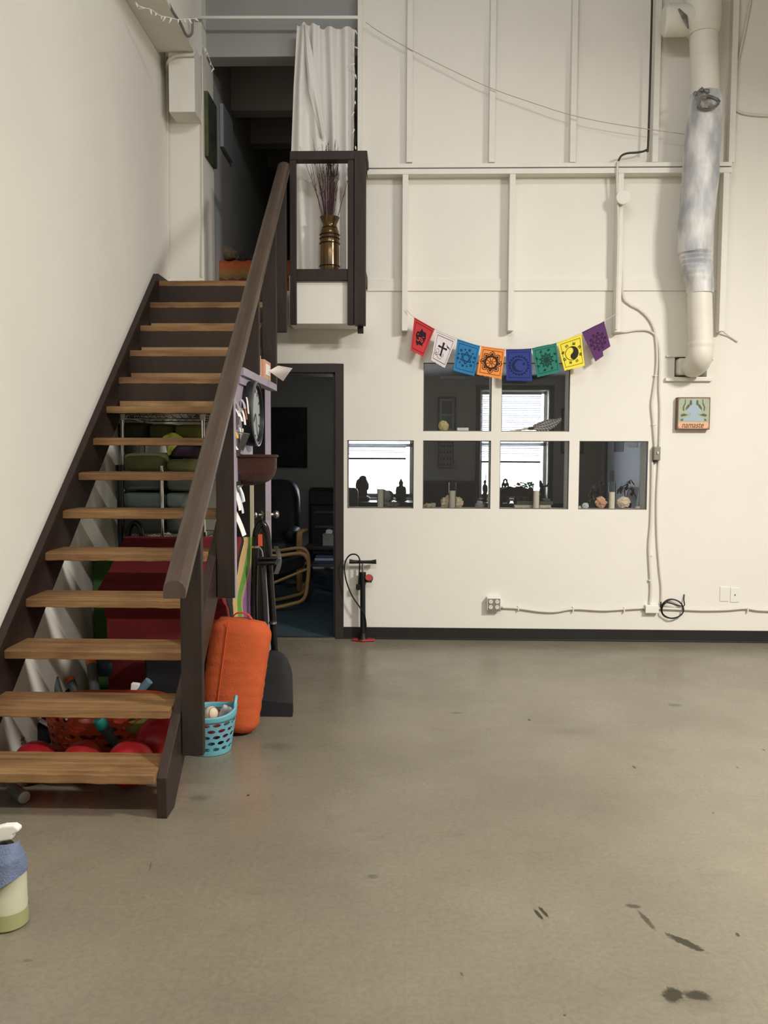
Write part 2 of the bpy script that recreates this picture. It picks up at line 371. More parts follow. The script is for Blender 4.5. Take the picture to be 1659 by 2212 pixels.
# office behind the wall
W1 = (-.83, .075, .885, 2.17); W2 = (atY(1036, 960, YO).x, atY(1186, 960, YO).x, .885, atY(1100, 841, YO).z)
OZ = 2.36
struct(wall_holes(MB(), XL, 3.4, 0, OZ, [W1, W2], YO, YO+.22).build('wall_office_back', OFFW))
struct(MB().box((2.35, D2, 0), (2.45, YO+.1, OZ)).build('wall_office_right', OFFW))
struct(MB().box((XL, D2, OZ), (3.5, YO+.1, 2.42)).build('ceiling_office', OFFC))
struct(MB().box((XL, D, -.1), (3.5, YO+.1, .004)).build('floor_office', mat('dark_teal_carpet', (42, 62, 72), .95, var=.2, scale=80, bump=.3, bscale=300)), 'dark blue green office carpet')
def window(idx, x0, x1, z0, z1, label):
    e = sempty('window_%d' % idx, ((x0+x1)/2, YO, z0), label)
    f = MB()
    for a, b in (((x0-.05, YO-.02, z1), (x1+.05, YO, z1+.05)), ((x0-.05, YO-.02, z0-.05), (x0, YO, z1)), ((x1, YO-.02, z0-.05), (x1+.05, YO, z1))): f.box(a, b)
    f.build('window_casing', mat('dark_office_trim', (66, 64, 62), .6), e)
    MB().box((x0-.02, YO-.05, z0-.03), (x1+.02, YO+.18, z0)).build('window_sill', WHITEP, e)
    r = MB(); t = .012
    r.box((x0, YO, z0), (x0+t, YO+.2, z1)).box((x1-t, YO, z0), (x1, YO+.2, z1)).box((x0, YO, z1-t), (x1, YO+.2, z1)); r.build('window_reveal', WHITEP, e)
    s_ = MB(); w_ = .045; y0, y1 = YO+.15, YO+.19; zm = (z0+z1)/2
    s_.box((x0, y0, z0), (x0+w_, y1, z1)).box((x1-w_, y0, z0), (x1, y1, z1)).box((x0, y0, z0), (x1, y1, z0+w_)).box((x0, y0, z1-w_), (x1, y1, z1)).box((x0, y0, zm-.02), (x1, y1, zm+.02))
    s_.build('window_frame', WHITEP, e)
    MB().box((x0+w_, YO+.168, z0+w_), (x1-w_, YO+.172, z1-w_)).build('window_pane', GLASS, e)
window(7, *W1, 'bright daylight window of the office, left one'); window(8, *W2, 'bright daylight window of the office, right one')
BLIND = mat('translucent_blind', (235, 236, 238), .6)
nt = BLIND.node_tree; tl = nt.nodes.new('ShaderNodeBsdfTranslucent'); tl.inputs[0].default_value = (.9, .92, .95, 1); ms = nt.nodes.new('ShaderNodeMixShader'); ms.inputs[0].default_value = .8
nt.links.new(nt.nodes['Principled BSDF'].outputs[0], ms.inputs[1]); nt.links.new(tl.outputs[0], ms.inputs[2]); nt.links.new(ms.outputs[0], nt.nodes['Material Output'].inputs[0])
for (x0, x1, z0, z1), pyb, lb in ((W1, 991, 'raised white slat blind in the left office window'), (W2, 997, 'raised white slat blind in the right office window')):
    zb = atY(900, pyb, YO+.08).z; x1b = x1-.09; x0b = x0+.02
    e = thing('window_blind', ((x0b+x1b)/2, YO+.08, zb), lb, 'blind')
    MB().box((x0b, YO+.06, z1-.06), (x1b, YO+.10, z1-.02)).build('head_rail', WHITEP, e)
    s_ = MB(); z = z1-.08
    while z > zb+.05:
        s_.obox(((x0b+x1b)/2, YO+.08, z), ((x1b-x0b)/2, .012, .0008), Rx(-.35)); z -= .021
    s_.build('slats', BLIND, e)
    MB().box((x0b, YO+.068, zb-.012), (x1b, YO+.092, zb+.012)).build('bottom_rail', mat('grey_rail', (150, 152, 160), .5), e)
    MB().tube([(x0b+.25, YO+.055, z1-.05), (x0b+.25, YO+.055, zb+.32)], .003, 6).build('cord', mat('dark_cord', (60, 60, 64), .7), e)
# studio side panes
for i, (x0, x1, z0, z1) in enumerate(win):
    e = sempty('window_%d' % (i+1), ((x0+x1)/2, D+.02, z0), ['leftmost pane of the lower row', 'second pane of the lower row', 'third pane of the lower row', 'rightmost pane of the lower row', 'left pane of the upper pair', 'right pane of the upper pair'][i])
    MB().box((x0+.003, D+.018, z0+.003), (x1-.003, D+.022, z1-.003)).build('window_pane', GLASS, e)
    g = MB(); t = .006
    g.box((x0, D+.012, z0), (x0+t, D+.03, z1)).box((x1-t, D+.012, z0), (x1, D+.03, z1)).box((x0, D+.012, z0), (x1, D+.03, z0+t)).box((x0, D+.012, z1-t), (x1, D+.03, z1))
    g.build('window_gasket', mat('grey_window_gasket', (96, 94, 90), .6), e)

# door frame and open leaf
dr = sempty('door_1', ((DXL+DXR)/2, D, 0), 'open doorway in a dark frame'); c = px2x(742.5, 1100)-DXR
f = MB(); f.box((DXR, D-.018, 0), (DXR+c, D, DZ+c)).box((DXL-c, D-.018, 0), (DXL, D, DZ+c)).box((DXL, D-.018, DZ), (DXR, D, DZ+c))
f.build('door_casing', TRIM, dr, bevel=.003)
f = MB(); t = .014; f.box((DXR-t, D, 0), (DXR+.001, D2, DZ)).box((DXL, D, 0), (DXL+t, D2, DZ)).box((DXL, D, DZ-t), (DXR, D2, DZ)); f.build('door_jamb', TRIM, dr)
MB().box((DXL, D-.01, 0), (DXR, D+.03, .008)).build('door_threshold', STEEL, dr)
A = atY(579.5, 1113, 5.72); A.z = 0; Hh = V((DXL+.03, D-.03, 0)); u = (Hh-A).normalized(); nrm = V((-u.y, u.x, 0))
L_ = (Hh-A).length; Md = Matrix((u, nrm, V((0, 0, 1)))).transposed()
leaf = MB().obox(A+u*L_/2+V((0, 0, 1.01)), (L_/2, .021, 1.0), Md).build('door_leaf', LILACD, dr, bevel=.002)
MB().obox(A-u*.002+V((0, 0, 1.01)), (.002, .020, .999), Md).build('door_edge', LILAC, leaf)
kz = atY(579.5, 1113, 5.72).z
MB().obox(A-u*.0045+V((0, 0, kz)), (.001, .012, .03), Md).build('latch_plate', STEEL, leaf)
for sgn in (-1, 1):
    d = nrm*sgn; bq = A+u*.06+V((0, 0, kz)); Mk = d.to_track_quat('Z', 'Y').to_matrix()
    MB().lathe([(.03, .02), (.03, .026), (.012, .03), (.011, .05), (.022, .058), (.029, .07), (.029, .08), (.022, .09), (.006, .094)], bq, 20, Mk).build('door_knob', STEEL, leaf, smooth=True)

# baseboard
struct(MB().box((DXR+c, D-.008, 0), (XRW, D, .092)).box((DXR+c, D-.014, 0), (XRW, D-.008, .012)).build('baseboard_back', BASEB, bevel=.002), 'black vinyl baseboard')

# studs and girt on the back wall
def stud(px0, px1, py0, py1, lab, depth=.09):
    global n
    Y = D-depth
    a = atY(px0, py1, Y); b = atY(px1, py0, Y)
    x0, x1 = a.x, b.x
    struct(MB().box((x0, Y, a.z), (x0+.042, D, min(b.z, ZC))).build('trim_%d' % n, WALL2, bevel=.002), lab); n += 1
zt = -60
for px, dp in ((878, .06), (1056, .06), (1231, .06), (1409, .06), (1574, .06)): stud(px, px+12, zt, 350, 'white upper wall stud', dp)
a = px2x(773, 200); struct(MB().box((a, D-.03, pz(360, 780)), (a+.035, D, ZC)).build('trim_%d' % n, WALL2), 'white edge board beside the curtain'); n += 1
for px, pb in ((868, 714), (1097, 714), (1328, 717), (1553, 715)): stud(px, px+13, 372, pb, 'white lower wall stud')
ga, gb = atY(793, 375, D-.095), atY(1582, 350, D-.095)
struct(MB().box((ga.x, D-.095, pz(375, 1100, D-.095)), (gb.x, D, pz(363.5, 1100, D-.095))).build('trim_%d' % n, WALL2, bevel=.002), 'lower board of the wall girt'); n += 1
struct(MB().box((ga.x, D-.095, pz(361, 1100, D-.095)), (gb.x, D, pz(352, 1100, D-.095))).build('trim_%d' % n, WALL2, bevel=.002), 'upper board of the wall girt'); n += 1
struct(MB().box((ga.x, D-.012, pz(629, 1000)), (px2x(1548, 620), D, pz(603, 1000))).build('trim_%d' % n, WALL, bevel=.003), 'thin band across the back wall'); n += 1

# beam along the left wall and the boxed beam end on the corner column
bz = atY(390, 112, D-.22).z
struct(MB().box((XL, YF, bz), (atY(419, 112, D-.22).x, D-.215, ZC)).build('trim_%d' % n, WALL2, bevel=.004), 'ceiling beam along the left wall'); n += 1
p = atY(365, 242, D-.21)
struct(MB().box((p.x, D-.21, p.z), (atY(421, 242, D-.21).x, D, bz+.05)).build('trim_%d' % n, WALL2, bevel=.004), 'boxed beam end on the corner column'); n += 1
# ledge box beside the landing
LX0, LX1, LY, LZB, LZT = -.875, -.305, 6.10, 2.357, 2.70
struct(MB().box((LX0+.02, LY+.03, LZB), (LX1-.03, D, LZT)).build('trim_%d' % n, WALL, bevel=.003), 'white boxed ledge beside the landing'); n += 1

# ================================================================ STAIRCASE
SY0, RUN, RISE, TD, SXL, SXR, TT = 3.1514, .219, .1888, .2274, -1.76, -.97, .038
nose = lambda y: RISE+RISE/RUN*(y-SY0)
st = thing('staircase', ((SXL+SXR)/2, 4.6, 0), 'tall open staircase with pine treads, dark brown stringers and handrail along left wall', 'staircase')
def stringer(x0, x1, top, bot, yc):
    pts = [(yc, 0), (yc, max(.02, nose(yc)+top)), (6.0, nose(6.0)+top), (6.28, nose(6.0)+top), (6.28, nose(6.28)+bot)]
    yb = SY0+(0-RISE-bot)*RUN/RISE
    pts.append((yb, 0))
    MB().prism([(x0, y, z) for y, z in pts], (x1-x0, 0, 0)).build('stringer', DARK, st, bevel=.003)
stringer(XL+.001, SXL, .041, -.276, 3.10)
stringer(SXR, SXR+.04, -.05, -.30, 3.177)
rs = random.Random(3)
for k in range(14):
    y = SY0+RUN*k; z = RISE*(k+1)
    nx, ny = 40, 6
    def top(u, v, y=y, z=z, k=k):
        x = SXL+(SXR-SXL)*u; dep = TD+(0.42 if k == 13 else 0)
        wob = .004*noise.noise(V((x*9, k*3.1, 0))) if v == 0 else 0
        drop = (.006+.003*noise.noise(V((x*14, k, 5)))) if v == 0 else 0
        return (x, y+dep*v+wob, z-drop)
    t_ = MB().grid(top, nx, ny, (0, 0, -TT)); t_.build('tread', TREAD, st, bevel=.004)
for k in range(13, 8, -1):                    # boarded risers under the upper treads
    y = SY0+RUN*(k-1)+TD-.006; z0 = RISE*k; z1 = RISE*(k+1)-TT
    MB().box((SXL, y, z0+.0), (SXR, y+.016, z1)).build('riser', DARK, st)
    if k < 13: MB().box((SXL+.012, y-.018, z0), (SXR, y, z0+.04)).build('riser_cleat', PLY, st, bevel=.002)
railz = lambda y: .914+.866*(y-3.10)
prof = [(-.043, -.026), (.043, -.026), (.043, .004), (.036, .018), (.02, .027), (0, .030), (-.02, .027), (-.036, .018), (-.043, .004)]
sl = math.atan(.866)
ra, rb = V((-.868, 3.10, railz(3.10))), V((-.868, 5.98, railz(5.98)))
h = MB(); vs_ = []
for q in (ra, rb):
    for a, b in prof: vs_.append(q+V((a, 0, b/math.cos(sl)*.95)))
k = len(prof); h.add(vs_, [tuple(range(k))[::-1], tuple(range(k, 2*k))]+[(i, (i+1) % k, k+(i+1) % k, k+i) for i in range(k)])
h.build('handrail', RAILM, st, bevel=.003)
def post(y, bot, x0=-.926, x1=-.838, t=.04):
    u0, u1 = railz(y)-.034, railz(y+t)-.034
    return MB().hexa([(x0, y, bot), (x1, y, bot), (x1, y+t, bot), (x0, y+t, bot), (x0, y, u0), (x1, y, u0), (x1, y+t, u1), (x0, y+t, u1)]).build('post', DARKV, st, bevel=.003)
post(3.39, .174); post(4.057, .719); post(4.78, 1.8685); post(5.41, 1.8685); post(5.93, 2.27, -.92, -.846)
MB().hexa([(-.8375, 4.058, .72), (-.834, 4.058, .72), (-.834, 4.096, .72), (-.8375, 4.096, .72)]+[(-.8375, 4.058, railz(4.058)-.036), (-.834, 4.058, railz(4.058)-.036), (-.834, 4.096, railz(4.096)-.036), (-.8375, 4.096, railz(4.096)-.036)]).build('painted_edge', LILAC, st)

# ================================================================ RAILING ON THE LEDGE
rl = thing('balcony_railing', ((LX0+LX1)/2, LY, LZT), 'dark brown square railing around the ledge with the vase', 'railing')
s = lambda px: atY(px, 500, LY).x
zz = lambda py: atY(710, py, LY).z
def rp(name, lo, hi, m_=DARKV): return MB().box(lo, hi).build(name, m_, rl, bevel=.003)
rp('post', (s(626.5), LY-.01, zz(701)), (s(640), LY+.03, zz(346)))
rp('post', (s(751), LY-.01, zz(702)), (s(764.5), LY+.03, zz(346)))
rp('post', (s(765.5), LY-.02, zz(702)), (s(790), LY+.07, zz(337)))
rp('post', (s(771), LY+.08, zz(716)), (s(784), LY+.12, zz(690)))
rp('top_rail', (s(627), LY-.014, zz(346)), (s(793), LY+.075, zz(327)))
rp('top_rail', (s(766), LY+.08, zz(346)), (s(793), D-.001, zz(328)))
rp('bottom_rail', (s(640), LY-.004, zz(606)), (s(751), LY+.028, zz(581)))
rp('side_rail', (s(778), LY+.072, zz(606)), (s(790), D-.001, zz(581)))

# ---------------------------------------------------------------- curtain, rod, string lights
CURT = mat('white_curtain_cotton', (226, 222, 216), .95, var=.02, scale=30)
ry = D-.035; rz = pz(38, 600, ry)
rod = MB().tube([(atY(425, 37, ry).x, ry, rz+.006), (atY(773, 42, ry).x, ry, rz-.004)], .012, 12)
tag(rod.build('curtain_rod', WHITEP, smooth=True), 'long white curtain rod across the loft opening', 'curtain rod')
cu = thing('curtain', (atY(700, 330, ry).x, ry, pz(600, 700, ry)), 'white curtain hanging from the rod behind the ledge railing', 'curtain')
def cpanel(pl, pr, yoff, folds, amp, seed):
    def f(u, v):
        def edge(tab):
            for (y0, x0), (y1, x1) in zip(tab, tab[1:]):
                if y0 <= vy <= y1: return x0+(x1-x0)*(vy-y0)/(y1-y0)
            return tab[-1][1]
        v0, v1 = pl[0][0], pl[-1][0]; vy = v0+(v1-v0)*v
        px = edge(pl)*(1-u)+edge(pr)*u
        q = atY(px, vy, ry)
        a = amp*(1+.4*v)*math.sin(2*math.pi*folds*u+seed+.9*math.sin(2.2*v+seed))+.006*math.sin(9*u+5*v+seed)
        z = q.z
        if v < .03: z += -.012*abs(math.sin(math.pi*folds*u*1.3+seed))
        return (q.x, ry+yoff+a, z)
    return f
MB().grid(cpanel([(50, 641), (190, 633), (330, 628), (470, 632), (600, 638)], [(50, 690), (190, 692), (330, 708), (470, 712), (600, 704)], .0, 2.1, .02, .4), 60, 40, (0, .002, 0)).build('curtain_panel', CURT, cu, smooth=True)
MB().grid(cpanel([(50, 672), (190, 676), (330, 680), (470, 682), (600, 684)], [(50, 766), (190, 765), (330, 762), (470, 758), (600, 757)], .05, 2.9, .026, 2.1), 70, 40, (0, .002, 0)).build('curtain_panel', CURT, cu, smooth=True)
MB().grid(cpanel([(55, 657), (120, 660), (200, 668), (300, 694)], [(55, 664), (120, 676), (200, 690), (300, 701)], -.034, 1.0, .01, 1.0), 20, 24, (0, .002, 0)).build('curtain_fold', CURT, cu, smooth=True)
def light_string(px_pts, Y, label, nb, wire):
    P = smooth_path([atY(a, b, Y(b) if callable(Y) else Y) for a, b in px_pts], 8)
    e = thing('string_lights', P[len(P)//2], label, 'string lights')
    MB().tube(P, .0022, 6).build('wire', wire, e)
    r_ = random.Random(5)
    for i in range(nb):
        q = P[int((i+.5)*len(P)/nb)]; d = V((r_.uniform(-.6, .6), r_.uniform(-.6, .1), r_.uniform(-1, -.2))).normalized()
        MB().tube([q, q+d*.012, q+d*.034], [.004, .006, .002], 7).build('bulb', WHITEP, e)
light_string([(768, 60), (766, 130), (769, 190), (765, 250), (768, 322)], D-.05, 'thin string of tiny lights hanging down right edge of the curtain', 9, mat('dark_green_wire', (40, 52, 42), .6))
light_string([(292, 4), (304, 15), (325, 20), (345, 33), (362, 37), (385, 42), (405, 41), (425, 40)], lambda b: (bz-.0035-HC)*FPX/(979-b), 'white string of tiny lights draped along the ceiling beam', 12, WHITEP)
light_string([(429, 40), (428, 75), (438, 100), (446, 108), (455, 135), (463, 150)], D+.02, 'string of tiny lights drooping beside the corner column', 7, WHITEP)

# ---------------------------------------------------------------- corner conduits and beam cables
def cable(name, pts, r, m_, label, cat, sm=8, group=None):
    o = MB().tube(smooth_path(pts, sm), r, 10).build(name, m_, smooth=True); tag(o, label, cat, group); return o
CABW = mat('white_painted_cable', (214, 208, 196), .5)
yy = D-.018
cable('wall_conduit', [atY(420, 119, D-.225), atY(385, 120, D-.225), atY(372, 124, D-.225), atY(363, 135, D-.2), atY(361, 160, D-.05), atY(361.5, 240, yy), atY(362, 420, yy), atY(363, 600, yy)], .012, CABW, 'thick white conduit running down the left side of corner column', 'conduit')
cable('wall_conduit', [atY(351, 105, D-.10), atY(357, 125, D-.05), atY(357, 240, yy), atY(358.5, 420, yy), atY(359.5, 598, yy)], .007, CABW, 'thin white cable in the corner left of the thick conduit', 'cable')
cable('column_cable', [atY(436, 120, D-.012), atY(437, 200, D-.012), atY(436, 300, D-.012), atY(436.5, 470, D-.012), atY(435.5, 598, D-.012)], .005, CABW, 'thin white cable down the right edge of the corner column', 'cable')
cable('beam_cable', [atY(355, -10, D-.9), atY(375, 28, D-.75), atY(390, 50, D-.6), atY(400, 72, D-.5), atY(407, 78, D-.45), atY(415, 70, D-.4), atY(416, 40, D-.4)], .009, mat('grey_cable', (120, 118, 116), .6), 'grey cable looping under the ceiling beam', 'cable')
cable('beam_cable', [atY(384, -5, D-.5), atY(398, 20, D-.4), atY(411, 38, D-.3)], .012, CABW, 'short white conduit beside the beam near the rod end', 'conduit')

# ---------------------------------------------------------------- vase with twigs
vc = atY(712, 600, 6.24); vc.z = LZT
k_ = 6.24/FPX
va = thing('floor_vase', vc, 'amber and gold ringed vase on the ledge behind the railing', 'vase')
zp = lambda py: atY(712, py, 6.24).z-LZT
VASE = mat('amber_lustre_glaze', (92, 68, 34), .18, .45, var=.25, scale=9, stretch=(1, 1, 3), spec=.8)
VASEB = mat('dark_bronze_band', (58, 44, 26), .3, .5)
R_ = [(17, 603), (20, 598), (20.5, 575), (20.5, 545), (20, 530), (21, 524), (20, 518), (20, 505), (19, 499), (15, 492), (14.5, 485), (18, 478), (21, 470)]
prof = [(a*k_, max(0, zp(b)) if b < 603 else 0) for a, b in R_]
prof = prof+[(prof[-1][0]-.004, prof[-1][1]), (13*k_, zp(485)), (13*k_, zp(530)), (.004, zp(560))]
MB().lathe(prof, vc, 40, cap=True).build('vase_body', VASE, va, smooth=True, angle=60)
for py, rr in ((527, 21.2), (508, 20.8), (516, 20.9), (576, 21.3), (493, 15.8)):
    MB().tube([vc+V((rr*k_*math.cos(a), rr*k_*math.sin(a), zp(py))) for a in [2*math.pi*i/36 for i in range(36)]], .004, 6, closed=True).build('band', VASEB, va, smooth=True)
tw = thing('twig_bunch', (vc.x, vc.y, vc.z+zp(490)), 'bunch of dark purple dried twigs standing in the amber vase', 'dried twigs')
TW = mat('purple_brown_twig', (74, 46, 52), .7, var=.3, scale=20); TW2 = mat('pale_twig', (140, 112, 116), .7)
r_ = random.Random(11)
for i in range(58):
    a = r_.uniform(0, 2*math.pi); r0 = r_.uniform(0, .034); sp = abs(r_.gauss(0, .07)); ex = r_.uniform(.55, 1)
    b0 = vc+V((r0*math.cos(a), r0*math.sin(a)*.9, zp(500)))
    top = V((vc.x+(r0*1.4+sp)*math.cos(a)+.015, vc.y+(r0+sp*.5)*math.sin(a)*.55, vc.z+zp(470)+(zp(300)-zp(470))*ex))
    mid = b0.lerp(top, .5)+V((r_.uniform(-.012, .012), r_.uniform(-.008, .008), 0))
    P = smooth_path([b0, mid, top], 5)
    t_ = MB().tube(P, [.0032-.0024*j/(len(P)-1) for j in range(len(P))], 5)
    for j in range(3):
        q = P[r_.randint(5, len(P)-2)]; d = V((r_.uniform(-1, 1)*.03, r_.uniform(-.4, .4)*.03, r_.uniform(.02, .06)))
        t_.tube([q, q+d], [.0016, .0006], 4)
    t_.build('twig', TW if i % 7 else TW2, tw)

# ---------------------------------------------------------------- loft things
gx = LOX0+.002
a_, b_ = atX(446, 200, gx), atX(462, 350, gx)
gp = thing('canvas_painting', (gx+.02, (D+.09+D+.33)/2, atY(452, 345, D+.2).z), 'narrow green canvas on the side of the loft entrance', 'painting')
zt_, zb_ = atY(446, 200, D+.08).z, atY(446, 340, D+.08).z
MB().box((gx, D+.05, zb_), (gx+.028, D+.34, zt_)).build('canvas', mat('green_painted_canvas', (78, 82, 50), .8, var=.4, scale=7), gp)
MB().box((gx+.028, D+.055, zb_+.005), (gx+.03, D+.335, zt_-.005)).build('picture_face', mat('dark_picture_face', (52, 56, 44), .7, var=.6, scale=9), gp)
g2 = MB().box((gx-.008, D+.62, atY(470, 324, D+.7).z), (gx+.02, D+1.0, atY(470, 232, D+.7).z)); tag(g2.build('framed_picture', mat('pale_grey_picture', (150, 152, 158), .6)), 'small grey picture further back on the loft wall', 'picture')
def chev():
    m = bpy.data.materials.new('orange_zigzag_blanket'); m.use_nodes = True; nt = m.node_tree; N = nt.nodes; L = nt.links; b = N['Principled BSDF']
    g = N.new('ShaderNodeNewGeometry'); sx = N.new('ShaderNodeSeparateXYZ'); L.new(g.outputs['Position'], sx.inputs[0])
    pp = N.new('ShaderNodeMath'); pp.operation = 'PINGPONG'; pp.inputs[1].default_value = .045; L.new(sx.outputs[0], pp.inputs[0])
    ma = N.new('ShaderNodeMath'); ma.operation = 'MULTIPLY_ADD'; ma.inputs[1].default_value = .45; L.new(pp.outputs[0], ma.inputs[0]); L.new(sx.outputs[2], ma.inputs[2])
    mm = N.new('ShaderNodeMath'); mm.operation = 'MULTIPLY'; mm.inputs[1].default_value = 5.2; L.new(ma.outputs[0], mm.inputs[0]); fr = N.new('ShaderNodeMath'); fr.operation = 'FRACT'; L.new(mm.outputs[0], fr.inputs[0])
    r = N.new('ShaderNodeValToRGB'); r.color_ramp.interpolation = 'CONSTANT'; e = r.color_ramp.elements
    e[0].position = 0; e[0].color = (*lin((140, 98, 54)), 1); e[1].position = .25; e[1].color = (*lin((156, 84, 40)), 1)
    for p, c in ((.5, (146, 64, 36)), (.7, (112, 46, 38)), (.86, (106, 98, 58))): x = e.new(p); x.color = (*lin(c), 1)
    L.new(fr.outputs[0], r.inputs[0]); L.new(r.outputs[0], b.inputs['Base Color']); b.inputs['Roughness'].default_value = .95; return m
bl0 = atY(461, 601, D+.55); bl1 = atY(620, 563, D+.55)
bt = MB().grid(lambda u, v: (bl0.x+.045+(bl1.x+.1-bl0.x)*u, D+.55+(.5*max(0, v-.62)/.38), LZ+.001+(bl1.z-LZ)*min(1, v/.62)+.006*math.sin(40*u)*(.3+v)), 40, 24, (0, .02, -.0))
tag(bt.build('zigzag_blanket', chev(), smooth=True), 'orange zigzag blanket over a low bench at the top of stairs', 'blanket')
tag(MB().box((bl0.x+.06, D+.58, LZ), (bl1.x+.1, D+1.2, bl1.z-.02)).build('low_bench', DARKV, bevel=.01), 'low bench under the zigzag blanket in the loft', 'bench')
q = atY(478, 548, D+.85); tag(MB().blob((q.x+.02, D+.82, bl1.z+.115), (.13, .10, .07), .2, 3, 2).build('throw_pillow', mat('dark_tan_cushion', (120, 104, 84), .9, var=.4, scale=12), smooth=True), 'crumpled tan cushion on the bench in the loft', 'cushion')
tag(MB().blob((q.x+.15, D+1.02, bl1.z+.1), (.19, .10, .06), .25, 3, 5).build('throw_pillow', mat('dark_patterned_cushion', (60, 52, 52), .9, var=.7, scale=30), smooth=True), 'dark patterned cushion behind the tan one in the loft', 'cushion')

# ================================================================ DUCTS ON THE RIGHT
DW = mat('white_painted_duct', (222, 217, 204), .5, var=.04, scale=8)
FOIL = bpy.data.materials.new('painted_foil_wrap'); FOIL.use_nodes = True
nt = FOIL.node_tree; N = nt.nodes; L = nt.links; b = N['Principled BSDF']; geo = N.new('ShaderNodeNewGeometry')
mp = N.new('ShaderNodeMapping'); mp.inputs['Scale'].default_value = (6, 6, 2.6); L.new(geo.outputs['Position'], mp.inputs[0])
nn = N.new('ShaderNodeTexNoise'); nn.inputs['Scale'].default_value = 1.6; nn.inputs['Detail'].default_value = 3; L.new(mp.outputs[0], nn.inputs['Vector'])
r = N.new('ShaderNodeValToRGB'); r.color_ramp.elements[0].position = .36; r.color_ramp.elements[0].color = (*lin((164, 166, 170)), 1); r.color_ramp.elements[1].position = .62; r.color_ramp.elements[1].color = (*lin((216, 214, 210)), 1)
L.new(nn.outputs['Fac'], r.inputs[0]); L.new(r.outputs[0], b.inputs['Base Color']); b.inputs['Roughness'].default_value = .5; b.inputs['Metallic'].default_value = .06
bp = N.new('ShaderNodeBump'); bp.inputs['Strength'].default_value = .35; bp.inputs['Distance'].default_value = .03; L.new(nn.outputs['Fac'], bp.inputs['Height']); L.new(bp.outputs[0], b.inputs['Normal'])
FOILD = mat('torn_foil_edge', (130, 128, 124), .4, .5, var=.5, scale=25)
DY = 6.19
dk = DY/FPX
du = thing('wrapped_duct', atY(1505, 640, DY), 'pale vertical air duct wrapped in wrinkled foil above the wall hole', 'duct')
def duct_tube(pts, nseg=26, wr=0, sm=8):
    P = []
    for (a, y0, r0), (b_, y1, r1) in zip(pts, pts[1:]):
        for j in range(sm): t = j/sm; P.append((a+(b_-a)*t, y0+(y1-y0)*t, r0+(r1-r0)*t))
    P.append(pts[-1]); vs_ = []; n_ = nseg
    for px, py, rp_ in P:
        c_ = atY(px, py, DY)
        for j in range(n_):
            an = 2*math.pi*j/n_; rr = rp_*dk
            if wr: rr *= 1+wr*noise.noise(V((math.cos(an)*1.6, math.sin(an)*1.6, py*.03)))
            vs_.append(c_+V((rr*math.cos(an), rr*math.sin(an), 0)))
    k_ = len(P); m_ = MB(); m_.add(vs_, [(i*n_+j, i*n_+(j+1) % n_, (i+1)*n_+(j+1) % n_, (i+1)*n_+j) for i in range(k_-1) for j in range(n_)]+[tuple(range(n_))[::-1], tuple(range((k_-1)*n_, k_*n_))]); return m_
duct_tube([(1519, -30, 28), (1520, 75, 28), (1523, 215, 29)]).build('upper_pipe', DW, du, smooth=True)
duct_tube([(1517, -40, 37), (1517, 42, 37), (1516, 62, 36), (1518, 76, 30)]).build('pipe_collar', DW, du, smooth=True)
tq = atY(1432, 44, DY); te = atY(1512, 40, DY)
MB().lathe([(.085, 0), (.105, .02), (.105, (te-tq).length*.6), (.09, (te-tq).length)], tq, 22, Ry(math.pi/2)).build('side_branch', DW, du, smooth=True)
MB().tube([atY(1466, 20, DY-.1), atY(1480, 38, DY-.12), atY(1487, 62, DY-.11)], [.008, .02, .006], 6).build('torn_flap', FOILD, du, smooth=True)
duct_tube([(1524, 203, 30), (1526, 215, 33), (1520, 262, 36), (1513, 380, 37), (1504, 480, 36), (1500, 548, 34)], 32, .05).build('foil_wrap', FOIL, du, smooth=True)
wr = [(1500, 546, 34.5)]
for i, (px, py) in enumerate(((1501, 556), (1503, 566), (1504, 576), (1506, 588), (1508, 600))): wr += [(px-.5, py-4, 30.5+(i % 2)), (px, py, 33.5-i*.6)]
wr += [(1510, 612, 28.5), (1511, 620, 28), (1512, 634, 27)]
duct_tube(wr, 32, .10, 3).build('gathered_wrap', FOIL, du, smooth=True)
hole_c = atY(1530, 222, DY-.135)
MB().tube([hole_c+V((.072*math.cos(a)*(1+.12*math.sin(3*a)), .012*math.sin(a*2), .045*math.sin(a))) for a in [2*math.pi*i/28 for i in range(28)]], [.007+.004*abs(math.sin(i*1.7)) for i in range(28)], 6, closed=True).build('torn_hole_rim', FOILD, du, smooth=True)
MB().blob(hole_c+V((-.01, .035, .0)), (.06, .03, .035), .5, 4, 3).build('exposed_insulation', mat('grey_insulation', (150, 146, 140), .9, var=.4, scale=30), du, smooth=True)
MB().tube([atY(1498, 206, DY-.1)+V((.19*i/9*.62, -.02*math.sin(math.pi*i/9), .03*math.sin(math.pi*i/9))) for i in range(10)], [.012+.008*math.sin(i*2.1) for i in range(10)], 7).build('torn_edge', FOILD, du, smooth=True)
duct_tube([(1511, 628, 25), (1513, 700, 25), (1514, 742, 24.5)]).build('lower_pipe', DW, du, smooth=True)
duct_tube([(1514, 738, 26), (1514, 744, 26.5), (1514, 752, 25.5)]).build('pipe_lip', DW, du, smooth=True)
P = [atY(1514, 748, DY), atY(1513, 768, DY), atY(1508, 782, DY+.06), atY(1497, 791, DY+.16), atY(1493, 792, D+.1)]
MB().tube(smooth_path(P, 5), [.085]*5+[.085]*5+[.086]*5+[.082]*5+[.082], 24).build('elbow', DW, du, smooth=True)
MB().box((duct_hole[0]+.012, D-.05, duct_hole[2]+.01), (duct_hole[0]+.17, D+.15, duct_hole[3]-.012)).build('wall_boot', DW, du, bevel=.02)
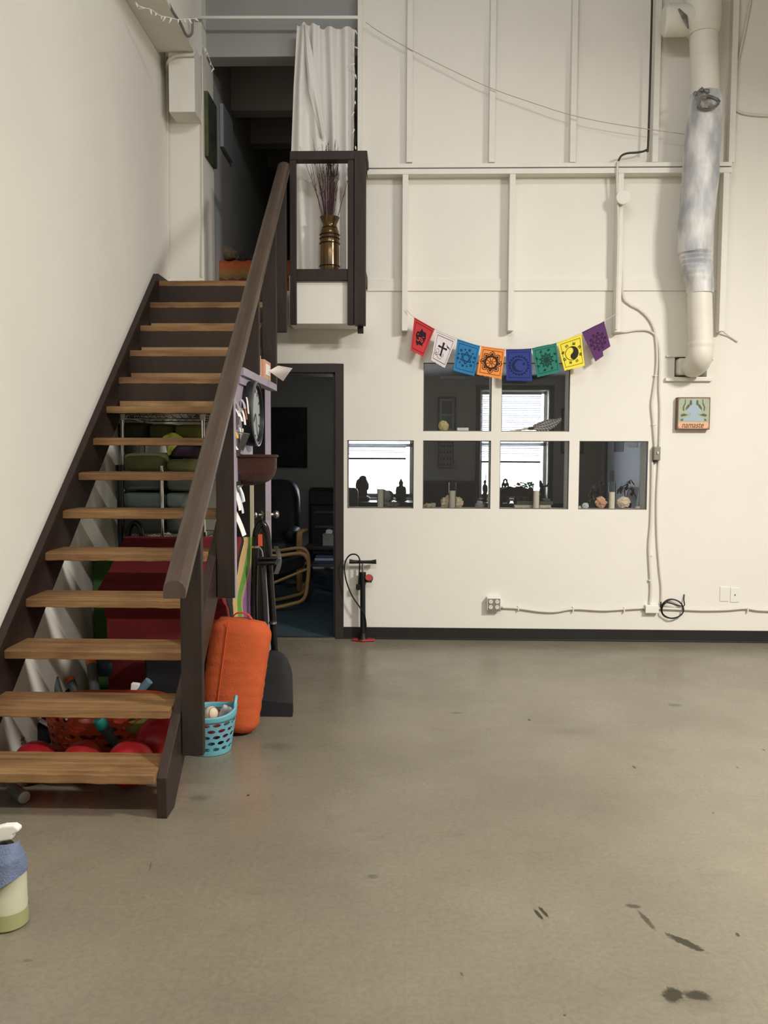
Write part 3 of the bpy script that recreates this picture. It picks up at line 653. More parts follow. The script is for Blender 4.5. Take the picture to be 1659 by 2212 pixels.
def strip(px0, px1, py0, py1, dep, label):
    global n
    a, b_ = atY(px0, py1, D-dep), atY(px1, py0, D-dep)
    struct(MB().box((a.x, D-dep, a.z), (b_.x, D, b_.z)).build('trim_%d' % n, WALL2, bevel=.002), label); n += 1
strip(1438, 1539, 816, 823, .03, 'strip under the duct hole'); strip(1440, 1485, 767, 771, .02, 'strip above the duct hole'); strip(1535, 1543, 771, 777, .02, 'small block right of the duct hole')

# ---------------------------------------------------------------- wiring on the back wall
DKC = mat('dark_brown_cable', (54, 44, 40), .5)
yw = D-.015
cable('overhead_cable', [atY(1409, -20, D-.09), atY(1405, 150, D-.09), atY(1400, 312, D-.09), atY(1396, 324, D-.09), atY(1380, 329, D-.10), atY(1356, 331, D-.11), atY(1342, 337, D-.11), atY(1335, 350, D-.11)], .0075, DKC, 'dark cable coming down the upper wall and bending over the girt', 'cable')
cable('wall_conduit', [atY(1335, 349, D-.11), atY(1333, 372, D-.11), atY(1333, 410, D-.10), atY(1335, 470, D-.10), atY(1334, 560, D-.10), atY(1332, 640, D-.10), atY(1331, 712, D-.10)], .0085, CABW, 'white conduit running along the third lower wall stud', 'conduit')
jb = atY(1343, 430, D-.09)
e = thing('junction_box', jb, 'white octagonal junction box on the wall stud', 'junction box')
MB().lathe([(.048, 0), (.048, .035), (.046, .042)], jb, 8, Rx(math.pi/2)).build('box_body', WALL2, e, bevel=.003)
MB().lathe([(.05, .042), (.05, .046), (.03, .049)], jb, 16, Rx(math.pi/2)).build('box_cover', WALL2, e)
sb = atY(1415.5, 980, D)
cable('wall_conduit', [atY(1340, 445, D-.085), atY(1338, 480, D-.08), atY(1338, 540, D-.07), atY(1342, 590, D-.05), atY(1346, 640, D-.02), atY(1360, 657, yw), atY(1380, 668, yw), atY(1398, 684, yw), atY(1410, 703, yw), atY(1416, 725, yw), atY(1419, 760, yw), atY(1418, 800, yw), atY(1411, 850, yw), atY(1408, 875, yw), atY(1411, 910, yw), atY(1414, 950, yw), atY(1415, 966, yw)], .009, CABW, 'white conduit snaking from the octagonal box down to the switch box', 'conduit')
cable('wall_conduit', [atY(1331, 715, D-.05), atY(1350, 717, yw), atY(1380, 713, yw), atY(1405, 716, yw), atY(1421, 735, yw), atY(1425, 780, yw), atY(1424, 840, yw), atY(1426, 880, yw), atY(1425, 940, yw), atY(1423, 1000, yw), atY(1419, 1080, yw), atY(1420, 1160, yw), atY(1425, 1230, yw), atY(1429, 1270, yw), atY(1428, 1310, yw)], .007, CABW, 'thin white cable curving past the switch box down to the black coil', 'cable')
cable('wall_conduit', [atY(1409, 998, yw), atY(1408, 1060, yw), atY(1406, 1130, yw), atY(1402, 1180, yw), atY(1404, 1230, yw), atY(1406, 1270, yw), atY(1404, 1303, yw)], .009, CABW, 'white conduit from the switch box down to the low junction box', 'conduit')
e = thing('light_switch', (sb.x, D-.03, sb.z), 'grey metal switch box right of the window panes', 'light switch')
hx = .026
MB().box((sb.x-hx, D-.045, sb.z-.05), (sb.x+hx, D, sb.z+.052)).build('box_body', mat('grey_switch_box', (128, 124, 114), .45, .3), e, bevel=.004)
MB().box((sb.x-hx+.003, D-.049, sb.z-.047), (sb.x+hx-.003, D-.045, sb.z+.049)).build('cover_plate', mat('grey_cover_plate', (138, 134, 124), .4, .3), e, bevel=.002)
MB().box((sb.x-.002, D-.062, sb.z-.002), (sb.x+.007, D-.048, sb.z+.016)).build('toggle', WHITEP, e, bevel=.002)
MB().lathe([(.016, 0), (.016, .014)], (sb.x-.006, D-.022, sb.z-.064), 10).build('connector', BLACKP, e)
# clips
for px, py in ((1415, 812), (1411, 917), (1404, 1199), (1403, 1253)):
    q = atY(px, py, D); o = MB().box((q.x-.018, D-.006, q.z-.004), (q.x+.018, D, q.z+.004)).box((q.x-.011, D-.026, q.z-.004), (q.x+.011, D-.004, q.z+.004)).build('cable_clip', WALL2)
    tag(o, {812: 'small white strap beside the duct hole holding the conduit', 917: 'small white strap between duct hole and switch box', 1199: 'upper white strap below the switch box', 1253: 'lower white strap just above the low junction box'}[py], 'clip', 'cable clips on the back wall')
lj = atY(1405.5, 1314, D)
e = thing('junction_box', (lj.x, D-.02, lj.z), 'white rectangular junction box low on the wall left of black coil', 'junction box')
MB().box((lj.x-.05, D-.045, lj.z-.029), (lj.x+.05, D, lj.z+.029)).build('box_body', WHITEP, e, bevel=.003)
MB().lathe([(.012, 0), (.012, .014)], (lj.x-.064, D-.02, lj.z), 10, Ry(math.pi/2)).build('connector', STEEL, e)
ob = atY(1067, 1305, D-.055)
e = thing('outlet_box', (ob.x, D, ob.z-.05), 'grey surface mounted outlet box low on the wall', 'outlet')
MB().box((ob.x-.052, D-.055, ob.z-.05), (ob.x+.05, D, ob.z+.05)).build('box_body', WHITEP, e, bevel=.003)
MB().box((ob.x-.046, D-.059, ob.z-.047), (ob.x+.047, D-.055, ob.z+.042)).build('cover_plate', mat('worn_steel_plate', (150, 146, 136), .4, .5), e, bevel=.001)
for dx, nm in ((-.024, 'gfci_socket'), (.024, 'duplex_socket')):
    for dz in (-.022, .02):
        q = V((ob.x+dx, D-.059, ob.z+dz))
        s_ = MB().lathe([(.015, 0), (.015, .004)], q, 16, Rx(math.pi/2)).build('socket', WHITEP, e)
        MB().box((q.x-.007, q.y-.0048, q.z), (q.x-.004, q.y-.0035, q.z+.008)).box((q.x+.004, q.y-.0048, q.z), (q.x+.007, q.y-.0035, q.z+.008)).box((q.x-.002, q.y-.0048, q.z-.008), (q.x+.002, q.y-.0035, q.z-.004)).build('socket_slots', BLACKP, s_)
MB().lathe([(.011, 0), (.011, .02)], (ob.x+.05, D-.02, ob.z-.035), 10, Ry(math.pi/2)).build('connector', STEEL, e)
cable('wall_conduit', [atY(1086, 1312, yw), atY(1120, 1314, yw), atY(1165, 1320, yw), atY(1200, 1321, yw), atY(1240, 1315, yw), atY(1300, 1318, yw), atY(1340, 1316, yw), atY(1390, 1313, yw)], .0095, CABW, 'white conduit from the outlet box to the low junction box', 'conduit')
cable('wall_conduit', [atY(1421, 1314, yw), atY(1470, 1316, yw), atY(1520, 1318, yw), atY(1570, 1317, yw), atY(1610, 1314, yw), atY(1640, 1318, yw), atY(1700, 1319, yw), atY(1850, 1318, yw)], .0095, CABW, 'white conduit from low junction box past the coil to the right', 'conduit')
for px, py, lb in ((1119, 1313, 'white strap on the low conduit nearest the outlet box'), (1237, 1315, 'white strap midway along the low conduit'), (1347, 1316, 'white strap on low conduit left of the junction box'), (1613, 1316, 'white strap on the low conduit below the wall plates')):
    q = atY(px, py, D); tag(MB().box((q.x-.005, D-.027, q.z-.018), (q.x+.005, D, q.z+.018)).build('cable_clip', WALL2, bevel=.002), lb, 'clip', 'cable clips on the back wall')
cc = atY(1452, 1316, D-.03); k2 = (D-.03)/FPX
P = []
for i in range(64):
    a = math.pi*.9-2*math.pi*i/30; rr = (25-.04*i)*k2
    P.append(cc+V((rr*math.cos(a), -.006*(i//30)-.004*math.sin(i), rr*.86*math.sin(a)+.003*math.sin(i*.4))))
P = [atY(1428, 1300, D-.02), atY(1427, 1310, D-.025)]+P+[atY(1476, 1310, D-.03), atY(1477, 1296, D-.02), atY(1478, 1284, D-.004)]
cable('coiled_cable', P, .0045, BLACKP, 'coiled black cable hanging low on the wall', 'cable', 3)
for px, py, lb, hole in ((1564.5, 1283, 'blank white wall plate, left of the pair', 0), (1587, 1285, 'white wall plate with one centre hole, right of the pair', 1)):
    q = atY(px, py, D); e = thing('wall_plate', (q.x, D, q.z-.055), lb, 'wall plate')
    MB().box((q.x-.034, D-.006, q.z-.056), (q.x+.034, D, q.z+.056)).build('plate', mat('ivory_plate', (228, 224, 214), .45), e, bevel=.003)
    if hole: MB().lathe([(.005, 0), (.005, .002)], (q.x, D-.006, q.z), 12, Rx(math.pi/2)).build('hole_plug', BLACKP, e)
cable('guy_wire', [atY(790, 48, D-.07), atY(830, 75, D-.07), atY(920, 124, D-.07), atY(1050, 186, D-.08), atY(1150, 222, D-.09), atY(1240, 250, D-.105), atY(1340, 270, D-.112), atY(1480, 290, D-.112)], .0025, mat('grey_string', (176, 168, 152), .8), 'thin grey wire sagging across the upper wall', 'wire')
cable('wall_cable', [atY(1622, -5, yw), atY(1610, 60, yw), atY(1595, 130, yw), atY(1583, 200, yw), atY(1583, 225, yw), atY(1598, 242, yw), atY(1640, 249, yw), atY(1720, 250, yw)], .009, CABW, 'white cable hooking around at the upper right of the wall', 'cable')
cable('wall_cable', [atY(1562, 716, D-.04), atY(1575, 726, yw), atY(1594, 738, yw)], .005, CABW, 'short white cable end below the rightmost wall stud', 'cable')

# ---------------------------------------------------------------- wooden greeting sign
sg = atY(1498, 895, D-.05)
TLp, BRp = atY(1464, 858, D-.05), atY(1533, 928, D-.05)
sn = thing('wooden_sign', ((TLp.x+BRp.x)/2, D, BRp.z), 'square wooden block sign reading namaste on the right of the wall', 'sign')
MB().box((TLp.x, D-.05, BRp.z), (BRp.x, D, TLp.z)).build('wood_block', mat('weathered_brown_wood', (112, 88, 68), .7, var=.25, scale=9, stretch=(1, 4, 4)), sn, bevel=.003)
SW, SH = BRp.x-TLp.x, TLp.z-BRp.z
def S(u, v, o=.001): return V((TLp.x+SW*u, D-.05-o, TLp.z-SH*v))
def quad(mb, u0, v0, u1, v1, o, t=.001): a, b_ = S(u0, v1, o+t), S(u1, v0, 0); mb.box((a.x, a.y, a.z), (b_.x, b_.y, b_.z)); return mb
quad(MB(), .035, .035, .965, .77, 0).build('green_panel', mat('sage_green_print', (166, 174, 148), .7, var=.1, scale=30), sn)
quad(MB(), .035, .77, .965, .965, 0).build('pink_panel', mat('salmon_print', (222, 176, 142), .7, var=.06, scale=30), sn)
def spoly(name, pts, m_, o=.0022, mirror=False):
    mb = MB(); mb.prism([S(u, v, o) for u, v in pts], (0, .0008, 0))
    if mirror: mb.prism([S(1-u, v, o) for u, v in pts][::-1], (0, .0008, 0))
    return mb.build(name, m_, sn)
BLUEP = mat('pale_blue_print', (160, 178, 190), .7); GREYP = mat('grey_leaf_print', (92, 96, 84), .7)
spoly('meditating_figure', [(.5, .07), (.545, .09), (.57, .15), (.55, .21), (.54, .24), (.62, .28), (.68, .36), (.72, .46), (.74, .50), (.66, .52), (.60, .48), (.60, .58), (.68, .62), (.78, .64), (.82, .70), (.76, .745), (.5, .735), (.24, .745), (.18, .70), (.22, .64), (.32, .62), (.40, .58), (.40, .48), (.34, .52), (.26, .50), (.28, .46), (.32, .36), (.38, .28), (.46, .24), (.45, .21), (.43, .15), (.455, .09)], BLUEP)
for pts in ([(.38, .08), (.43, .10), (.44, .2), (.40, .26), (.36, .2)], [(.32, .22), (.38, .22), (.36, .3), (.26, .4), (.25, .34)], [(.10, .54), (.2, .5), (.33, .55), (.2, .59), (.12, .6)], [(.12, .68), (.18, .66), (.17, .73), (.1, .73)], [(.22, .06), (.245, .06), (.25, .2), (.2, .3), (.21, .42), (.17, .42), (.16, .3), (.22, .18)]):
    spoly('leaf_print', pts, GREYP, .0018, True)
def text_mesh(body, size, loc, rot, m_, parent, name, extrude=.0008, shear=.3, width=None):
    cu_ = bpy.data.curves.new('lettering', 'FONT'); cu_.body = body; cu_.size = size; cu_.extrude = extrude; cu_.shear = shear; cu_.align_x = 'CENTER'; cu_.align_y = 'CENTER'
    t = bpy.data.objects.new('lettering', cu_); C.objects.link(t); bpy.context.view_layer.update()
    me = bpy.data.meshes.new_from_object(t.evaluated_get(bpy.context.evaluated_depsgraph_get())); bpy.data.objects.remove(t); bpy.data.curves.remove(cu_)
    o = bpy.data.objects.new(name, me); C.objects.link(o); me.materials.append(m_)
    if width:
        xs_ = [v.co.x for v in me.vertices]; f = width/(max(xs_)-min(xs_))
        for v in me.vertices: v.co.x *= f
    off = V((0, 0, 0)); base = parent
    while base is not None: off += base.location; base = base.parent
    o.parent = parent; o.location = V(loc)-off; o.rotation_euler = rot; return o
text_mesh('namaste', .062, S(.47, .865, .002), (math.pi/2, 0, 0), mat('brown_lettering', (104, 64, 46), .7), sn, 'lettering', width=SW*.66)
for u in (.06, .94):
    for v in (.06, .94): q = S(u, v, .001); MB().lathe([(.003, 0), (.003, .001)], q, 8, Rx(math.pi/2)).build('nail', BLACKP, sn)

# ================================================================ PRAYER FLAGS
FY = 6.305
cable('flag_string', [atY(879, 669, FY), atY(893, 684, FY), atY(940, 711, FY), atY(987, 731, FY), atY(1038, 747, FY), atY(1092, 753.5, FY), atY(1149, 752, FY), atY(1203, 740, FY), atY(1257, 719, FY), atY(1306, 693, FY), atY(1334, 676, FY)], .0022, mat('pale_string', (206, 200, 186), .8), 'thin string that the row of eight printed flags hangs from', 'string')
def stroke(pts, wd, closed=False):
    """ribbon polygons of width wd along 2D points"""
    P = [V((a, b_)) for a, b_ in pts]; k = len(P); L_, R_ = [], []
    for i in range(k):
        if closed: t = P[(i+1) % k]-P[i-1]
        else: t = P[min(i+1, k-1)]-P[max(i-1, 0)]
        if t.length < 1e-9: t = V((1, 0))
        t.normalize(); nn_ = V((-t.y, t.x))*wd/2; L_.append(P[i]+nn_); R_.append(P[i]-nn_)
    rng = range(k) if closed else range(k-1)
    return [[L_[i], L_[(i+1) % k], R_[(i+1) % k], R_[i]] for i in rng]
def arc(cx, cy, r_, a0, a1, n_=24, ry_=None): return [(cx+r_*math.cos(math.radians(a0+(a1-a0)*i/n_)), cy+(ry_ or r_)*math.sin(math.radians(a0+(a1-a0)*i/n_))) for i in range(n_+1)]
def circ(cx, cy, r_, n_=24): return arc(cx, cy, r_, 0, 360, n_)[:-1]
def star(cx, cy, ro, ri, k, a0=-90): return [(cx+(ro if i % 2 == 0 else ri)*math.cos(math.radians(a0+180*i/k)), cy+(ro if i % 2 == 0 else ri)*math.sin(math.radians(a0+180*i/k))) for i in range(2*k)]
def petal(cx, cy, r0, r1, wd, ang):
    c_, s_ = math.cos(math.radians(ang)), math.sin(math.radians(ang)); f_ = lambda r_, o: (cx+r_*c_-o*s_, cy+r_*s_+o*c_)
    return [f_(r0, 0), f_(r0+(r1-r0)*.35, wd), f_(r0+(r1-r0)*.7, wd*.7), f_(r1, 0), f_(r0+(r1-r0)*.7, -wd*.7), f_(r0+(r1-r0)*.35, -wd)]
def e_cloth(e): return [c for c in bpy.data.objects if c.parent == e and c.name.startswith('flag_cloth')][0]
def flag(corners, rgb, label, polys, ink, extra=None, notch=False, seed=0, border=True, esc=1.0):
    TL, TR, BR, BL = [V((a, b_)) for a, b_ in corners]
    asp = ((TR-TL).length+(BR-BL).length)/((BL-TL).length+(BR-TR).length)
    def pt(u, v, o=0):
        p_ = TL*(1-u)*(1-v)+TR*u*(1-v)+BR*u*v+BL*(1-u)*v
        q = atY(p_.x, p_.y, FY); q.y += -.004*math.sin(3*u+seed)*v*1.2-.003*math.sin(6*v+seed*2)-o; return q
    ct = pt(.5, 0)
    e = thing('prayer_flag', ct, label, 'flag', 'printed flags strung across the wall')
    fm = mat('flag_cotton_%d' % seed, rgb, .9, var=.04, scale=60)
    vm = lambda u: 1-.14*max(0, min(1, (u-.52)/.02)) if notch else 1+.008*math.sin(30*u+seed)
    MB().grid(lambda u, v: pt(u, v*vm(u)), 24, 16, (0, .0012, 0)).build('flag_cloth', fm, e, smooth=True); e = e_cloth(e)
    MB().tube([pt(u/8, .012) for u in range(9)], .0042, 6).build('hem', fm, e, smooth=True)
    f2 = lambda a, b_: (.5+a*esc, .5+b_*asp*esc)
    mb = MB()
    if border:
        for seg in stroke([(.09, .09), (.09, .92), (.93, .92), (.93, .09)], .016, True): pass
        for (a, b_), (c_, d_) in zip([(.1, .1), (.1, .9), (.92, .9), (.92, .1)], [(.1, .9), (.92, .9), (.92, .1), (.1, .1)]):
            for i in range(8):
                t0, t1 = i/8, (i+1)/8; x0, y0, x1, y1 = a+(c_-a)*t0, b_+(d_-b_)*t0, a+(c_-a)*t1, b_+(d_-b_)*t1
                w_ = .007; dx, dy = (w_, 0) if a == c_ else (0, w_)
                mb.add([pt(x0-dx, y0-dy, .0014), pt(x1-dx, y1-dy, .0014), pt(x1+dx, y1+dy, .0014), pt(x0+dx, y0+dy, .0014)], [(0, 1, 2, 3)])
    for pl in polys: mb.add([pt(*f2(a, b_), .0018) for a, b_ in pl], [tuple(range(len(pl)))])
    mb.build('printed_emblem', ink, e)
    for m_, pls, o in (extra or []):
        m2 = MB()
        for pl in pls: m2.add([pt(*f2(a, b_), o) for a, b_ in pl], [tuple(range(len(pl)))])
        m2.build('printed_detail', m_, e)
def fink(base, k): return mat('flag_ink_%d' % k, base, .9)
r_ = random.Random(4)
# red: om over a brush blot
blotp = [[(.26*math.cos(a)*(.75+.4*r_.random())*.95, -.02+.40*math.sin(a)*(.7+.45*r_.random())) for a in [2*math.pi*i/22 for i in range(22)]]]
om = stroke(arc(-.12, -.07, .07, 200, 440, 14), .045)+stroke(arc(-.12, .07, .08, -80, 150, 14), .045)+stroke(smooth_path([(-.06, .02, 0), (.02, -.02, 0), (.08, .02, 0), (.12, .08, 0), (.09, .14, 0), (.03, .1, 0), (.04, .05, 0)], 4) and [(p.x, p.y) for p in smooth_path([(-.06, .02, 0), (.02, -.02, 0), (.1, .02, 0), (.13, .09, 0), (.08, .14, 0), (.03, .09, 0), (.05, .04, 0)], 4)], .04)+stroke(arc(.08, -.17, .07, 20, 160, 10), .03)+[circ(.08, -.2, .018, 8)]
flag([(895, 686), (939, 711), (914, 771), (887, 757)], (198, 58, 62), 'red flag with the black om blot, leftmost of the eight', blotp+stroke([(-.2, -.2), (.16, -.24)], .02)+stroke([(-.05, -.38), (.02, -.2)], .03), fink((44, 20, 22), 1), [(mat('flag_red_overprint', (206, 70, 74), .9), om, .0026)], seed=1, esc=1.15)
# white: cross with dove and flourish
cr = [[(-.045, -.34), (.045, -.34), (.045, -.15), (.2, -.15), (.2, -.06), (.045, -.06), (.045, .3), (-.045, .3), (-.045, -.06), (-.2, -.06), (-.2, -.15), (-.045, -.15)]]
for c_ in ((0, -.34), (.2, -.105), (-.2, -.105), (0, .3)): cr.append(circ(*c_, .062, 10))
fl_ = stroke([(p.x, p.y) for p in smooth_path([(-.36, .16, 0), (-.28, .28, 0), (-.36, .36, 0), (-.24, .40, 0), (-.1, .3, 0), (.06, .38, 0), (.16, .28, 0), (.1, .16, 0)], 5)], .018)+stroke([(p.x, p.y) for p in smooth_path([(-.34, .1, 0), (-.2, .06, 0), (-.14, .2, 0), (-.26, .3, 0), (-.1, .5, 0), (.1, .48, 0)], 5)], .014)
fl_ += [[(.16, -.36), (.25, -.28), (.36, -.24), (.3, -.2), (.22, -.22)], [(.3, -.2), (.42, -.16), (.36, -.22)]]
flag([(943, 715), (985, 733), (961, 795), (931, 778)], (222, 212, 214), 'white flag with the black cross', cr+fl_, fink((40, 28, 34), 2), seed=2, esc=1.0)
# blue: hexagram in a ring of leaves
hx_ = []
for a0 in (-90, 90): hx_ += stroke([(.23*math.cos(math.radians(a0+120*i)), .23*math.sin(math.radians(a0+120*i))) for i in range(3)], .036, True)
tri = lambda a0: [(.24*math.cos(math.radians(a0+120*i)), .24*math.sin(math.radians(a0+120*i))) for i in range(3)]
def edges(P, w_): return sum([stroke([P[i], P[(i+1) % len(P)]], w_) for i in range(len(P))], [])
hx_ = edges(tri(-90), .036)+edges(tri(90), .036)
for i in range(12): hx_.append(petal(0, 0, .27, .39 if i % 2 else .36, .055 if i % 2 else .035, 30*i+15))
flag([(988, 733), (1037, 748), (1024, 812), (979, 800)], (44, 122, 172), 'light blue flag with the six pointed star', hx_, fink((22, 62, 98), 3), seed=3, esc=1.15)
# orange: wheel
wh = []
for i in range(8):
    wh += stroke([(.03*math.cos(math.radians(45*i+22)), .03*math.sin(math.radians(45*i+22))), (.2*math.cos(math.radians(45*i+22)), .2*math.sin(math.radians(45*i+22)))], .022)
    pt_ = petal(0, 0, .24, .43, .11, 45*i); wh += edges(pt_, .024); wh.append(petal(0, 0, .27, .37, .055, 45*i))
wh += stroke(circ(0, 0, .235, 32), .075, True)+stroke(circ(0, 0, .04, 12), .02, True)
flag([(1040, 748), (1091, 755), (1083, 819), (1030, 809)], (238, 146, 72), 'orange flag with the spoked wheel', wh, fink((54, 34, 22), 4), seed=4, esc=1.05)
# navy: crescent and star
cm = [arc(0, 0, .24, -60, -300, 24)+arc(.07, 0, .19, -295, -65, 24)]
o_, i_ = arc(-.02, .02, .25, 50, 310, 24), arc(.05, .02, .20, 50, 310, 24)
cm = [[o_[k_], o_[k_+1], i_[k_+1], i_[k_]] for k_ in range(24)]+[star(.18, -.04, .075, .03, 5)]
for i in range(20): cm.append(petal(0, .02, .30, .40, .04, 18*i))
cm += edges([(.33*math.cos(math.radians(18*i)), .02+.33*math.sin(math.radians(18*i))) for i in range(20)], .02)
flag([(1093, 755), (1148, 753), (1149, 823), (1094, 822)], (48, 62, 132), 'navy flag with the crescent and small star', cm, fink((26, 34, 78), 5), seed=5, esc=1.05)
# green: many pointed star with leaves
gs = [star(0, 0, .17, .1, 12)]+edges(star(0, 0, .28, .17, 10), .022)+edges(star(0, 0, .22, .14, 10), .014)
for i in range(8): gs.append(petal(.37*math.cos(math.radians(45*i+20)), .37*math.sin(math.radians(45*i+20)), -.07, .07, .045, 45*i+70))
flag([(1149, 752), (1202, 741), (1210, 803), (1161, 815)], (44, 122, 106), 'green flag with the many pointed star and leaves', gs, fink((18, 62, 52), 6), seed=6, esc=1.12)
# yellow: yin yang
R0 = .265
yy_ = [arc(0, 0, R0, -115, 65, 20)+arc(R0/2*math.cos(math.radians(65)), R0/2*math.sin(math.radians(65)), R0/2, 65, 245, 12)[1:]+arc(-R0/2*math.cos(math.radians(65)), -R0/2*math.sin(math.radians(65)), R0/2, 65, -115, 12)[1:-1]]
yin = stroke(circ(0, 0, R0, 36), .022, True)
for i in range(8):
    a = math.radians(45*i-70); c_, s_ = math.cos(a), math.sin(a)
    for rr in (.335, .37, .405):
        f_ = lambda o, r2: (r2*c_-o*s_, r2*s_+o*c_)
        if (i+int(rr*100)) % 2: yin.append([f_(-.055, rr-.012), f_(.055, rr-.012), f_(.055, rr+.012), f_(-.055, rr+.012)])
        else:
            yin.append([f_(-.055, rr-.012), f_(-.01, rr-.012), f_(-.01, rr+.012), f_(-.055, rr+.012)]); yin.append([f_(.01, rr-.012), f_(.055, rr-.012), f_(.055, rr+.012), f_(.01, rr+.012)])
d0 = (-R0/2*math.cos(math.radians(65)), -R0/2*math.sin(math.radians(65))); d1 = (-d0[0], -d0[1])
flag([(1204, 740), (1256, 722), (1263, 790), (1219, 801)], (236, 218, 72), 'yellow flag with the black yin yang circle', yy_+yin+[circ(*d1, .03, 12)], fink((44, 40, 26), 7), [(mat('flag_white_dot', (236, 230, 190), .9), [circ(*d0, .03, 12)], .0026)], seed=7, esc=1.08)
# purple: star in a ring
pe = stroke(circ(0, 0, .25, 30), .03, True); P5 = [(.24*math.cos(math.radians(-90+144*i)), .24*math.sin(math.radians(-90+144*i))) for i in range(5)]
pe += edges(P5, .028)
for i in range(10): pe.append(petal(0, 0, .28, .38, .07, 36*i))
flag([(1257, 718), (1305, 694), (1321, 757), (1286, 781)], (92, 52, 98), 'purple flag with the ringed star, rightmost of the eight', pe, fink((52, 26, 56), 8), notch=True, border=False, seed=8, esc=1.1)

# ================================================================ LILAC SIDE SHELF AND WHAT HANGS THERE
PX = -.872                                     # face of the side panel
ps = thing('pegboard_shelf', (PX, 4.4, 1.26), 'lilac painted side panel with a shelf on top, along the stair posts', 'shelf')
shz = 1.868
MB().prism([(PX-.02, 4.099, 1.26), (PX-.02, 4.75, 1.26), (PX-.02, 4.75, shz-.043), (PX-.02, 4.36, shz-.043), (PX-.02, 4.36, railz(4.2)-.045), (PX-.02, 4.20, railz(4.2)-.045), (PX-.02, 4.099, railz(4.099)-.045)], (.02, 0, 0)).build('back_panel', LILAC, ps)
MB().box((-.898, 4.36, shz-.042), (-.843, 5.46, shz)).build('shelf_board', LILAC, ps, bevel=.002)
MB().box((PX, 4.36, shz-.085), (PX+.012, 4.75, shz-.043)).build('shelf_cleat', LILAC, ps, bevel=.002)
# tissue box with tissue
tb = thing('tissue_box', (-.90, 5.3, shz), 'tan diamond patterned tissue box on the lilac shelf with a tissue pulled out', 'tissue box')
def diamond_mat(name, a, b_, k):
    m = bpy.data.materials.new(name); m.use_nodes = True; nt = m.node_tree; N = nt.nodes; L = nt.links; bb = N['Principled BSDF']
    g = N.new('ShaderNodeTexCoord'); sx = N.new('ShaderNodeSeparateXYZ'); L.new(g.outputs['Object'], sx.inputs[0])
    sm = N.new('ShaderNodeMath'); sm.operation = 'ADD'; L.new(sx.outputs[0], sm.inputs[0]); L.new(sx.outputs[1], sm.inputs[1])
    p1 = N.new('ShaderNodeMath'); p1.operation = 'PINGPONG'; p1.inputs[1].default_value = k; L.new(sm.outputs[0], p1.inputs[0])
    p2 = N.new('ShaderNodeMath'); p2.operation = 'PINGPONG'; p2.inputs[1].default_value = k*1.15; L.new(sx.outputs[2], p2.inputs[0])
    ad = N.new('ShaderNodeMath'); ad.operation = 'ADD'; L.new(p1.outputs[0], ad.inputs[0]); L.new(p2.outputs[0], ad.inputs[1])
    ml = N.new('ShaderNodeMath'); ml.operation = 'MULTIPLY'; ml.inputs[1].default_value = 2.2/k; L.new(ad.outputs[0], ml.inputs[0]); fr = N.new('ShaderNodeMath'); fr.operation = 'FRACT'; L.new(ml.outputs[0], fr.inputs[0])
    r = N.new('ShaderNodeValToRGB'); r.color_ramp.interpolation = 'CONSTANT'; e = r.color_ramp.elements; e[0].color = (*lin(a), 1); e[1].position = .5; e[1].color = (*lin(b_), 1)
    L.new(fr.outputs[0], r.inputs[0]); L.new(r.outputs[0], bb.inputs['Base Color']); bb.inputs['Roughness'].default_value = .6; return m
q = atY(562, 812, 5.0)
MB().box((-.897, 5.0, shz), (-.844, 5.22, shz+.112)).build('box_body', diamond_mat('diamond_print', (222, 180, 150), (176, 112, 84), .024), tb, bevel=.003)
MB().box((-.844, 5.04, shz+.025), (-.841, 5.18, shz+.09)).build('opening', WHITEP, tb)
tc_ = atY(588, 798, 5.12); t1, t2, t3, t4 = atY(633, 796, 5.02), atY(629, 805, 5.02), atY(611, 823, 5.06), atY(600, 789, 5.1)
o_ = V((-.842, 5.13, shz+.055))
def tf(u, v):
    a = o_.lerp(t4, u) if u < .45 else None
    e0 = V((t1.x-.01, t1.y, t1.z+.0)); 
    far = t4.lerp(t1, v*2) if v < .5 else t1.lerp(t3, (v-.5)*2)
    p_ = o_.lerp(far, u); p_.y += .018*math.sin(5*v+2*u)*u; return p_
MB().grid(tf, 12, 16, (0, .0012, 0)).build('tissue', PAPER, tb, smooth=True)
tag(MB().box((-.895, 4.89, shz), (-.862, 4.98, shz+.13)).build('pink_packet', mat('pink_packet_print', (226, 186, 176), .6, var=.1, scale=20), bevel=.004), 'pale pink packet beside the tissue box on the lilac shelf', 'packet')
# clock on the panel, facing right
cy, cz_ = 4.60, atX(551, 893, PX+.05).z
ck = thing('wall_clock', (PX, cy, cz_-.17), 'round black framed wall clock with a grey dial on lilac panel', 'clock')
Mx = Ry(math.pi/2)
MB().lathe([(.172, 0), (.176, .012), (.176, .05), (.170, .058), (.152, .058), (.148, .040), (.0, .040)], (PX, cy, cz_), 48, Mx, cap=False).build('clock_frame', BLACKP, ck, smooth=True)
MB().lathe([(.150, .036), (.150, .041)], (PX, cy, cz_), 48, Mx).build('clock_dial', mat('pale_dial', (158, 164, 163), .5), ck)
for i in range(12):
    a = math.pi*i/6; Mr = Matrix.Rotation(a, 3, 'X'); c_ = V((PX+.043, cy, cz_))+Mr@V((0, 0, .125)); MB().obox(c_, (.001, .003 if i % 3 else .006, .012), Mr).build('dial_mark', BLACKP, ck)
for a, ln, wd in ((2.2, .075, .005), (-2.75, .11, .0035)): Mr = Matrix.Rotation(a, 3, 'X'); MB().obox(V((PX+.046, cy, cz_))+Mr@V((0, 0, ln/2)), (.001, wd, ln/2), Mr).build('clock_hand', BLACKP, ck)
MB().lathe([(.176, .052), (.177, .060), (.168, .062)], (PX, cy, cz_), 48, Mx, cap=False).build('clock_bezel', mat('grey_bezel', (120, 122, 122), .35, .6), ck, smooth=True)
